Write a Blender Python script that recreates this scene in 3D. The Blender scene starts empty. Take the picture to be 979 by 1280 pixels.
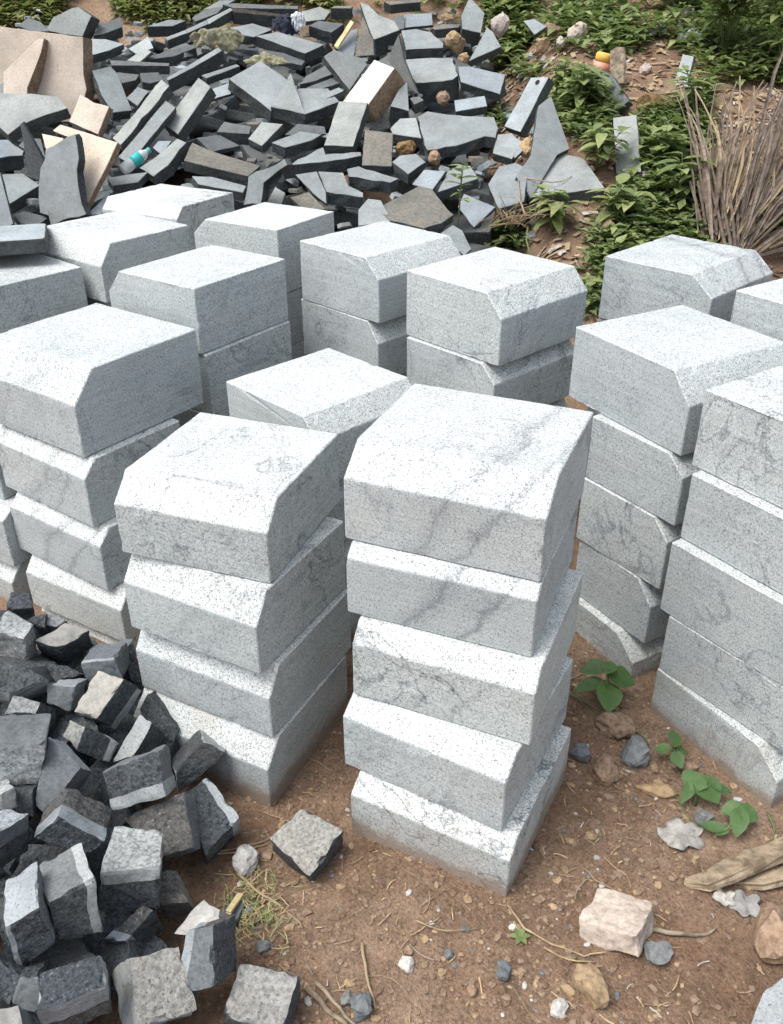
SUN_AZ, SUN_EL, SKY, SUN, SUN_ANG, EXPO = -114, 63, .132, 1.25, 35, 1.0
import bpy, bmesh, math, random
from mathutils import Vector, noise, Matrix
C = bpy.context.scene.collection
PI = math.pi
R = random.Random(7)

# ------------------------------------------------------------------ camera
FPX, PITCH, ROLL, CAMH = 1115.57, 0.53235, -0.00071, 1.7134
scene = bpy.context.scene
cd = bpy.data.cameras.new('camera'); cam = bpy.data.objects.new('camera', cd); C.objects.link(cam)
cam.location = (0, 0, CAMH); cam.rotation_euler = (PI/2-PITCH, 0, 0)
cd.sensor_fit = 'VERTICAL'; cd.sensor_height = 24; cd.lens = FPX/1280*24
cd.clip_start = .05; cd.clip_end = 500
scene.camera = cam
CO = Vector((0, 0, CAMH))
def ray(px):                      # photo pixel -> direction with unit forward component
    u = (px[0]-489.5)/FPX; v = -(px[1]-640)/FPX
    return Vector((u, math.cos(PITCH)+v*math.sin(PITCH), -math.sin(PITCH)+v*math.cos(PITCH)))
def to_px(P):
    d = Vector(P)-CO
    f = d.y*math.cos(PITCH)-d.z*math.sin(PITCH); u = d.y*math.sin(PITCH)+d.z*math.cos(PITCH)
    return (489.5+FPX*d.x/f, 640-FPX*u/f) if f > .05 else (-9999, -9999)

# ------------------------------------------------------------------ terrain
KN = [(-50,0),(2.3,0),(3.2,.07),(4,.2),(4.45,.36),(5,.62),(6,.98),(7.5,1.42),(9,1.72),(12,2.4),(20,4.5),(60,14),(200,30)]
def smooth(a, b, t):
    t = max(0, min(1, (t-a)/(b-a))); return t*t*(3-2*t)
def slope(y):
    for (a, za), (b, zb) in zip(KN, KN[1:]):
        if y <= b: return za+(zb-za)*(y-a)/(b-a)
    return KN[-1][1]
def surf(x, y):                   # the skin of the slope and of the rubble heap
    return (slope(y-.25)+slope(y)+slope(y+.25))/3
def pile(x, y):                   # the skin of the cobble pile
    return max(0, min(.30, (-.31-x-.16*(y-1.3))*.5))*smooth(2.5, 2.0, y)
def heapmask(x, y):
    return smooth(.06, -.03, (x/max(y, .1))-.13)*smooth(4.25, 4.7, y)*smooth(9.3, 8.0, y)
def ground(x, y):
    n = noise.noise((x*1.3, y*1.3, 0))*.018+noise.noise((x*5, y*5, 3))*.007
    if y > 4: n *= 1+min(2, (y-4))
    return surf(x, y)+n-.42*heapmask(x, y)
def hit(px, fn, lift=1.0):
    d = ray(px); t = .6; prev = t
    while t < 60:
        P = CO+d*t
        if P.z <= fn(P.x, P.y): break
        prev = t; t += .03+t*.005
    lo, hi = prev, t
    for _ in range(20):
        m = (lo+hi)/2; P = CO+d*m
        if P.z <= fn(P.x, P.y): hi = m
        else: lo = m
    return CO+d*hi*lift
def depth(P): return P.y*math.cos(PITCH)-(P.z-CAMH)*math.sin(PITCH)

# ------------------------------------------------------------------ materials
def mat(name, rough=.85):
    m = bpy.data.materials.new(name); m.use_nodes = True
    nt = m.node_tree; b = nt.nodes['Principled BSDF']; b.inputs['Roughness'].default_value = rough
    b.inputs['Specular IOR Level'].default_value = .25
    return m, nt, b
def nd(nt, typ, **kw):
    n = nt.nodes.new(typ)
    for k, v in kw.items():
        if k in n.inputs.keys(): n.inputs[k].default_value = v
        else: setattr(n, k, v)
    return n
def coords(nt, shift=True):
    tc = nd(nt, 'ShaderNodeTexCoord')
    if not shift: return tc.outputs['Object']
    oi = nd(nt, 'ShaderNodeObjectInfo')
    mu = nd(nt, 'ShaderNodeMath', operation='MULTIPLY'); mu.inputs[1].default_value = 37
    nt.links.new(oi.outputs['Random'], mu.inputs[0])
    va = nd(nt, 'ShaderNodeVectorMath', operation='ADD')
    nt.links.new(tc.outputs['Object'], va.inputs[0]); nt.links.new(mu.outputs[0], va.inputs[1])
    return va.outputs[0]
def tex(nt, co, scale, detail=3, rough=.55, dist=0):
    n = nd(nt, 'ShaderNodeTexNoise', Scale=scale, Detail=detail, Roughness=rough, Distortion=dist)
    nt.links.new(co, n.inputs['Vector']); return n.outputs['Fac']
def ramp(nt, fac, stops, interp='LINEAR'):
    r = nd(nt, 'ShaderNodeValToRGB'); cr = r.color_ramp; cr.interpolation = interp
    while len(cr.elements) < len(stops): cr.elements.new(.5)
    for e, (p, c) in zip(cr.elements, stops):
        e.position = p; e.color = (c, c, c, 1) if isinstance(c, (int, float)) else (*c, 1)
    nt.links.new(fac, r.inputs[0]); return r.outputs[0]
def mix(nt, fac, a, b, mode='MIX'):
    m = nd(nt, 'ShaderNodeMix', data_type='RGBA', blend_type=mode)
    for s, v in ((0, fac), (6, a), (7, b)):
        if isinstance(v, (int, float)): m.inputs[s].default_value = v if s == 0 else (v, v, v, 1)
        elif isinstance(v, tuple): m.inputs[s].default_value = (*v, 1)
        else: nt.links.new(v, m.inputs[s])
    return m.outputs[2]
def bump(nt, b, h, strength, dist=.004):
    n = nd(nt, 'ShaderNodeBump', Strength=strength, Distance=dist)
    nt.links.new(h, n.inputs['Height']); nt.links.new(n.outputs[0], b.inputs['Normal'])
M = {}
def granite(name, contrast, base, bumpk, saw):
    m, nt, b = mat(name, .5 if not saw else .62); b.inputs['Specular IOR Level'].default_value = .5 if not saw else .3
    co = coords(nt)
    oi = nd(nt, 'ShaderNodeObjectInfo'); sx = nd(nt, 'ShaderNodeSeparateColor'); nt.links.new(oi.outputs['Color'], sx.inputs[0])
    f1 = tex(nt, co, 170, 3, .75); f2 = tex(nt, co, 340, 2, .7); lo = tex(nt, co, 6, 5, .65)
    g = ramp(nt, f1, [(.34, tuple(x*(1-.6*contrast) for x in base)), (.46, tuple(x*(1-.15*contrast) for x in base)), (.62, base)])
    g = mix(nt, .6*contrast, g, ramp(nt, f2, [(.38, .22), (.5, .8), (.6, 1.0)]), 'MULTIPLY')
    # mica gathers in clouds, so that the grain is not the same everywhere
    cl = ramp(nt, tex(nt, co, 8, 4, .6), [(.42, 0), (.62, 1)])
    sp = ramp(nt, tex(nt, co, 150, 2, .5), [(.635, 0), (.69, 1)])
    g = mix(nt, mix(nt, 1.0, mix(nt, .8, 0.0, sp), mix(nt, cl, .3, .9), 'MULTIPLY'), g, (.12, .128, .135))
    g = mix(nt, 1.0, g, ramp(nt, lo, [(.28, (.84, .86, .875)), (.5, (.96, .97, .97)), (.64, (1, 1, 1)), (.78, (1.05, 1.03, .98))]), 'MULTIPLY')
    g = mix(nt, 1.0, g, ramp(nt, oi.outputs['Random'], [(0, (.90, .91, .92)), (.5, (.98, .985, .98)), (1, (1.05, 1.05, 1.03))]), 'MULTIPLY')
    if saw:   # faint marks left by the saw
        tc = nd(nt, 'ShaderNodeTexCoord'); mp = nd(nt, 'ShaderNodeMapping'); mp.inputs['Scale'].default_value = (2, 2, 130); mp.inputs['Rotation'].default_value = (.12, .1, 0)
        nt.links.new(tc.outputs['Object'], mp.inputs[0])
        g = mix(nt, 1.0, g, ramp(nt, tex(nt, mp.outputs[0], 1.0, 3, .6), [(.35, .90), (.6, 1.03)]), 'MULTIPLY')
    # thin wriggling mineral veins (red channel) and broad smoky streaks (blue channel), set from block to block
    patch = ramp(nt, tex(nt, co, 2.6, 2, .5), [(.42, 0), (.56, 1)])
    v1 = ramp(nt, tex(nt, co, 3.4, 5, .55, 1.9), [(.478, 0), (.496, 1), (.502, 1), (.520, 0)])
    v2 = ramp(nt, tex(nt, co, 7.5, 4, .6, 2.6), [(.476, 0), (.498, 1), (.502, 1), (.524, 0)])
    vm = mix(nt, 1.0, v1, mix(nt, .6, 0.0, v2), 'ADD'); vm = mix(nt, 1.0, vm, patch, 'MULTIPLY')
    vm = mix(nt, 1.0, vm, mix(nt, .22, 0.0, ramp(nt, tex(nt, co, 2.2, 4, .5, .8), [(.54, 0), (.70, 1)])), 'ADD')
    vm = mix(nt, 1.0, vm, sx.outputs[0], 'MULTIPLY')
    tc2 = nd(nt, 'ShaderNodeTexCoord'); dt = nd(nt, 'ShaderNodeVectorMath', operation='DOT_PRODUCT'); dt.inputs[1].default_value = (.9, -.2, -.6)
    nt.links.new(tc2.outputs['Object'], dt.inputs[0])
    wob = nd(nt, 'ShaderNodeMath', operation='MULTIPLY_ADD'); wob.inputs[1].default_value = .16; nt.links.new(tex(nt, co, 5, 7, .68), wob.inputs[0]); nt.links.new(dt.outputs['Value'], wob.inputs[2])
    st = ramp(nt, wob.outputs[0], [(.022, 0), (.046, .45), (.056, 1), (.066, .35), (.10, .06), (.140, .12), (.153, .9), (.165, 0)])
    sm = mix(nt, 1.0, st, sx.outputs[2], 'MULTIPLY')
    vm = mix(nt, 1.0, vm, sm, 'ADD')
    vm = mix(nt, 1.0, vm, ramp(nt, f1, [(.3, 1), (.66, .55)]), 'MULTIPLY')
    g = mix(nt, vm, g, (.085, .098, .118))
    # dust and damp, mostly on the lower blocks (green channel)
    g = mix(nt, mix(nt, 1.0, ramp(nt, tex(nt, co, 7, 6, .72), [(.50, 0), (.8, .45)]), sx.outputs[1], 'MULTIPLY'), g, (.27, .215, .16))
    g = mix(nt, ramp(nt, tex(nt, co, 16, 4, .6), [(.70, 0), (.80, .5)]), g, (.33, .27, .2))
    # soil splashed on the foot of the lowest blocks
    sz = nd(nt, 'ShaderNodeSeparateXYZ'); nt.links.new(tc2.outputs['Object'], sz.inputs[0])
    ws = nd(nt, 'ShaderNodeMath', operation='MULTIPLY_ADD'); ws.inputs[1].default_value = -.09; nt.links.new(tex(nt, co, 22, 5, .7), ws.inputs[0]); nt.links.new(sz.outputs[2], ws.inputs[2])
    foot = ramp(nt, ws.outputs[0], [(0, .75), (.02, .25), (.06, 0)])
    low = ramp(nt, sx.outputs[1], [(.9, 0), (1, 1)])
    g = mix(nt, mix(nt, 1.0, foot, low, 'MULTIPLY'), g, (.23, .16, .11))
    nt.links.new(g, b.inputs['Base Color'])
    bump(nt, b, f1, bumpk, .003)
    return m
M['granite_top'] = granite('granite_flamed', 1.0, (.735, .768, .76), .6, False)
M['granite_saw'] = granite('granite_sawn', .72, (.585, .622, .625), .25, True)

def stone(name, base, dark, fine=120, lo=7, rough=.85, bk=.5, spots=None, dusty=None, bd=.004):
    m, nt, b = mat(name, rough); co = coords(nt)
    f = tex(nt, co, fine, 3, .7); l = tex(nt, co, lo, 5, .65)
    g = ramp(nt, f, [(.34, dark), (.60, base)])
    oi = nd(nt, 'ShaderNodeObjectInfo')
    g = mix(nt, 1.0, g, ramp(nt, l, [(.3, .72), (.68, 1.12)]), 'MULTIPLY')
    g = mix(nt, 1.0, g, ramp(nt, oi.outputs['Random'], [(0, (.78, .8, .82)), (.5, (.97, .98, .98)), (1, (1.16, 1.13, 1.06))]), 'MULTIPLY')
    if spots: g = mix(nt, ramp(nt, tex(nt, co, fine*1.3, 1, .5), [(.66, 0), (.71, 1)]), g, spots)
    if dusty: g = mix(nt, ramp(nt, tex(nt, co, 5, 5, .7), [(.52, 0), (.78, .65)]), g, dusty)
    nt.links.new(g, b.inputs['Base Color']); bump(nt, b, tex(nt, co, fine*.5, 5, .7), bk, bd)
    return m
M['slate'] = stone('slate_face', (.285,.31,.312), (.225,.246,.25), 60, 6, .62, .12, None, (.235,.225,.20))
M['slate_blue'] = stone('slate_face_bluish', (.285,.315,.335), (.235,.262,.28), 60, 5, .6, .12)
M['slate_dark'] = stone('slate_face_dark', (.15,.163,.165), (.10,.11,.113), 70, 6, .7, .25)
M['slate_edge'] = stone('slate_broken_edge', (.092,.103,.105), (.05,.057,.06), 70, 9, .8, .9, None, (.115,.108,.092), .01)
M['slate_pale'] = stone('slate_face_pale', (.36,.40,.42), (.27,.31,.33), 80, 6, .7, .2, None, (.3,.28,.25))
M['slate_brown'] = stone('slate_face_earthy', (.20,.195,.175), (.13,.125,.11), 60, 5, .8, .3, None, (.25,.17,.11))
M['log_brown'] = stone('slate_bark_edge', (.085,.07,.055), (.035,.03,.026), 40, 9, .9, 1.0, None, None, .012)
M['beige'] = stone('beige_granite_face', (.70,.60,.50), (.58,.49,.40), 90, 4, .8, .25, (.33,.27,.22))
M['beige_edge'] = stone('beige_granite_edge', (.40,.29,.20), (.20,.145,.10), 60, 8, .9, 1.0, None, (.30,.2,.12), .012)
M['white_lump'] = stone('white_granite_face', (.66,.645,.59), (.52,.50,.45), 80, 5, .8, .3, (.4,.38,.34))
M['cob_dark'] = stone('cobble_split_dark', (.098,.112,.124), (.030,.036,.043), 130, 9, .72, 1.0, (.16,.175,.185), (.11,.105,.098), .010)
M['cob_brown'] = stone('cobble_split_brownish', (.145,.142,.136), (.05,.05,.05), 110, 8, .85, 1.0, (.22,.215,.20), None, .010)
M['cob_saw'] = stone('cobble_sawn', (.34,.365,.38), (.25,.275,.29), 160, 7, .7, .15, (.12,.13,.14))
M['cob_mid'] = stone('cobble_sawn_dark', (.16,.175,.187), (.10,.112,.12), 140, 7, .7, .2)
M['cob_ham'] = stone('cobble_hammered', (.40,.425,.44), (.15,.165,.175), 130, 6, .8, .7)
M['cob_tan'] = stone('cobble_dusty', (.37,.36,.33), (.27,.265,.245), 90, 5, .85, .3, None, (.36,.31,.25))
M['cob_light'] = stone('cobble_weathered', (.36,.358,.34), (.17,.17,.163), 110, 6, .9, 1.0, (.12,.12,.12), (.34,.30,.24), .008)
M['cob_grey'] = stone('cobble_grey_weathered', (.30,.31,.312), (.15,.158,.162), 110, 6, .85, .8, (.1,.105,.11), None, .008)
M['pinkish'] = stone('pinkish_rock', (.50,.435,.39), (.34,.285,.25), 70, 6, .85, .6, None, (.5,.4,.3))
M['tanrock'] = stone('tan_rock', (.45,.32,.19), (.27,.19,.11), 60, 7, .9, .7)
M['palerock'] = stone('pale_rock', (.60,.58,.54), (.42,.40,.37), 60, 7, .9, .7)
M['bluerock'] = stone('bluish_gravel', (.20,.212,.215), (.12,.13,.134), 60, 7, .8, .4)
M['brownrock'] = stone('earthy_rock', (.33,.235,.165), (.18,.12,.08), 60, 7, .95, .7)
M['wood'] = stone('weathered_wood', (.34,.275,.20), (.13,.10,.07), 25, 12, .9, .6)
M['wood_yellow'] = stone('sawn_yellow_wood', (.62,.52,.30), (.5,.41,.23), 40, 9, .8, .2)
M['husk'] = stone('dry_husk', (.26,.17,.085), (.12,.075,.035), 60, 9, .95, .8)
M['frond'] = stone('dry_frond', (.175,.14,.115), (.08,.062,.05), 30, 9, .85, .4)
M['frond_grey'] = stone('dry_frond_grey', (.26,.215,.18), (.13,.10,.082), 30, 9, .85, .4)
M['straw'] = stone('straw', (.44,.34,.21), (.26,.19,.11), 30, 9, .9, .2)
M['dryleaf'] = stone('dead_leaf', (.40,.39,.37), (.25,.235,.22), 40, 9, .9, .4)
M['cloth_olive'] = stone('olive_cloth', (.30,.285,.19), (.17,.16,.10), 40, 9, .95, .4)
M['cloth_navy'] = stone('navy_cloth', (.03,.038,.06), (.02,.024,.04), 40, 9, .95, .4)
M['cloth_white'] = stone('white_rag', (.72,.74,.78), (.60,.62,.66), 40, 9, .95, .3)
M['plastic_bag'] = stone('pale_plastic_film', (.50,.55,.54), (.42,.47,.46), 40, 9, .4, .3)

def plain(name, col, rough=.6, trans=0):
    m, nt, b = mat(name, rough); co = coords(nt)
    l = tex(nt, co, 14, 3)
    g = mix(nt, ramp(nt, l, [(.3, 0), (.7, 1)]), tuple(c*.82 for c in col), tuple(min(1, c*1.1) for c in col))
    nt.links.new(g, b.inputs['Base Color'])
    if trans: b.inputs['Transmission Weight'].default_value = trans
    return m
M['teal'] = plain('teal_wrapper', (.05,.42,.42), .4)
M['clear'] = plain('bottle_plastic', (.72,.78,.78), .2, .35)
M['cap'] = plain('blue_green_cap', (.10,.45,.47), .4)
M['tin'] = plain('yellow_orange_print', (.75,.42,.10), .4)
M['tin2'] = plain('pink_red_print', (.72,.30,.22), .4)
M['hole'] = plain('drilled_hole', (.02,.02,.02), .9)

def leafmat(name, c1, c2, trans=.35):
    m, nt, b = mat(name, .5)
    geo = nd(nt, 'ShaderNodeNewGeometry'); oi = nd(nt, 'ShaderNodeObjectInfo')
    ad = nd(nt, 'ShaderNodeMath', operation='ADD'); fr = nd(nt, 'ShaderNodeMath', operation='FRACT')
    nt.links.new(geo.outputs['Random Per Island'], ad.inputs[0]); nt.links.new(oi.outputs['Random'], ad.inputs[1]); nt.links.new(ad.outputs[0], fr.inputs[0])
    g = mix(nt, fr.outputs[0], c1, c2)
    tc = nd(nt, 'ShaderNodeTexCoord')
    g = mix(nt, 1.0, g, ramp(nt, tex(nt, tc.outputs['Object'], 45, 4, .65), [(.3, (.68, .72, .6)), (.6, (1.06, 1.04, 1.0)), (.75, (1.3, 1.2, .9))]), 'MULTIPLY')
    g = mix(nt, ramp(nt, tex(nt, tc.outputs['Object'], 120, 2, .5), [(.68, 0), (.73, .55)]), g, (.22, .17, .09))
    nt.links.new(g, b.inputs['Base Color'])
    b.inputs['Specular IOR Level'].default_value = .35
    tr = nd(nt, 'ShaderNodeBsdfTranslucent'); nt.links.new(mix(nt, .5, g, (.18,.30,.05)), tr.inputs['Color'])
    ms = nd(nt, 'ShaderNodeMixShader'); ms.inputs[0].default_value = trans
    out = nt.nodes['Material Output']
    nt.links.new(b.outputs[0], ms.inputs[1]); nt.links.new(tr.outputs[0], ms.inputs[2]); nt.links.new(ms.outputs[0], out.inputs[0])
    return m
M['leaf'] = leafmat('green_leaf', (.15,.21,.085), (.35,.40,.18))
M['leaf_deep'] = leafmat('deep_green_leaf', (.10,.15,.065), (.21,.26,.11))
M['leaf_fg'] = leafmat('broad_green_leaf', (.07,.14,.05), (.10,.185,.065), .25)
M['leaf_yel'] = leafmat('yellowish_leaf', (.24,.25,.09), (.42,.39,.19))
M['stem'] = plain('plant_stem', (.14,.18,.07), .7)
M['drystem'] = plain('dry_stem', (.33,.25,.16), .8)

def dirt():
    m, nt, b = mat('earth', .95)
    tc = nd(nt, 'ShaderNodeTexCoord'); co = tc.outputs['Object']
    lo = tex(nt, co, 1.6, 6, .65); mid = tex(nt, co, 14, 5, .7); fi = tex(nt, co, 110, 4, .75)
    g = ramp(nt, lo, [(.3, (.20,.124,.080)), (.5, (.305,.203,.136)), (.68, (.39,.282,.20))])
    g = mix(nt, ramp(nt, tex(nt, co, 2.7, 4, .6), [(.52, 0), (.72, .7)]), g, (.29,.165,.10))
    g = mix(nt, 1.0, g, ramp(nt, mid, [(.3, .68), (.65, 1.15)]), 'MULTIPLY')
    g = mix(nt, 1.0, g, ramp(nt, fi, [(.32, .55), (.5, .98), (.66, 1.25)]), 'MULTIPLY')
    g = mix(nt, ramp(nt, tex(nt, co, 70, 2, .5), [(.66, 0), (.70, .8)]), g, (.36,.30,.24))
    g = mix(nt, ramp(nt, tex(nt, co, 55, 3, .6), [(.655, 0), (.70, .7)]), g, (.075,.058,.045))
    nt.links.new(g, b.inputs['Base Color'])
    h = mix(nt, .5, mid, fi)
    bump(nt, b, h, 1.0, .03)
    return m
M['dirt'] = dirt()

# ------------------------------------------------------------------ object helpers
def link(name, bm, mats, parent=None, smooth_=False, label=None, cat=None, group=None, kind=None):
    me = bpy.data.meshes.new(name); bm.normal_update(); bm.to_mesh(me); bm.free()
    for m in (mats if isinstance(mats, (list, tuple)) else [mats]): me.materials.append(M[m])
    if smooth_:
        for p in me.polygons: p.use_smooth = True
    o = bpy.data.objects.new(name, me); C.objects.link(o)
    if parent: o.parent = parent
    tag(o, label, cat, group, kind)
    return o
def tag(o, label=None, cat=None, group=None, kind=None):
    if label: o['label'] = label
    if cat: o['category'] = cat
    if group: o['group'] = group
    if kind or label: o['kind'] = kind or 'thing'
    return o
def empty(name, loc, label, cat, group=None):
    o = bpy.data.objects.new(name, None); o.empty_display_size = .05; C.objects.link(o); o.location = loc
    return tag(o, label, cat, group)
def recenter(bm):
    c = Vector((0, 0, 0))
    for v in bm.verts: c += v.co
    c /= len(bm.verts); lo = min(v.co.z for v in bm.verts); c.z = lo
    for v in bm.verts: v.co -= c
    return c
# ------------------------------------------------------------------ ground
def build_ground():
    bm = bmesh.new()
    xs = [-60,-30,-16,-10,-7,-5.5]+[-4.5+.05*i for i in range(181)]+[5.5,7,10,16,30,60]
    ys = [-40,-15,-5,-1]+[.2+.05*i for i in range(216)]+[11.5,12.5,14,17,22,30,45,70,120]
    g = [[bm.verts.new((x, y, ground(x, y))) for x in xs] for y in ys]
    for j in range(len(ys)-1):
        for i in range(len(xs)-1): bm.faces.new((g[j][i], g[j][i+1], g[j+1][i+1], g[j+1][i]))
    link('ground', bm, 'dirt', smooth_=True, kind='structure')
build_ground()

# ------------------------------------------------------------------ granite blocks
def block_mesh(W, D, H, h1, c, seed, tall=False):
    rr = random.Random(seed); bm = bmesh.new()
    def inset(p):
        y0, y1 = -D/2, D/2
        return [(y0+p, p), (y0+p, h1-p*.4), (y0+c+p*.5, H-p), (y1-p, H-p), (y1-p, p)]
    def rounded(pts, e=.0026):
        out = []; n = len(pts)
        for i in range(n):
            a, b, d = Vector(pts[i-1]), Vector(pts[i]), Vector(pts[(i+1) % n])
            for q in (b+(a-b).normalized()*e, b, b+(d-b).normalized()*e):
                if q is b: q = b+((a-b).normalized()+(d-b).normalized())*e*.33
                out.append((q, True))
            L = (Vector(FULL[(i+1) % n])-Vector(FULL[i])).length; k = max(1, int(L/.02))
            for s in range(1, k):
                out.append((b+(d-b)*(s/k), False))
        return out
    FULL = inset(0)
    full = rounded(inset(0)); small = rounded(inset(.0026), .002)
    N = max(6, int(W/.018)); rings = []
    xs = [-W/2]+[-W/2+.0026]+[-W/2+W*i/N for i in range(1, N)]+[W/2-.0026]+[W/2]
    off = Vector((rr.random()*50, rr.random()*50, rr.random()*50))
    for k, x in enumerate(xs):
        prof = small if k in (0, len(xs)-1) else full
        ring = []
        for q, edge in prof:
            P = Vector((x, q.x, q.y)); w = noise.noise_vector(P*16+off)*.0009
            if edge or k < 2 or k > len(xs)-3:
                chip = noise.noise(P*24+off*1.7)*.6+noise.noise(P*75+off)*.5
                w += (Vector((0, 0, H*.5))-P).normalized()*(max(0, chip-.25)*.013+abs(noise.noise(P*110+off))*.0008)
            ring.append(bm.verts.new(P+w))
        rings.append(ring)
    n = len(full)
    # material by surface: chamfer and top are flamed, the rest sawn
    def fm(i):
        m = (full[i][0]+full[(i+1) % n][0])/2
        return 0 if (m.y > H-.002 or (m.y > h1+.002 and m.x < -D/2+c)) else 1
    for a, b in zip(rings, rings[1:]):
        for i in range(n):
            f = bm.faces.new((a[i], b[i], b[(i+1) % n], a[(i+1) % n])); f.material_index = fm(i)
    f = bm.faces.new(rings[0]); f.material_index = 1
    f = bm.faces.new(list(reversed(rings[-1]))); f.material_index = 1
    bmesh.ops.recalc_face_normals(bm, faces=bm.faces[:])
    return bm
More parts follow.
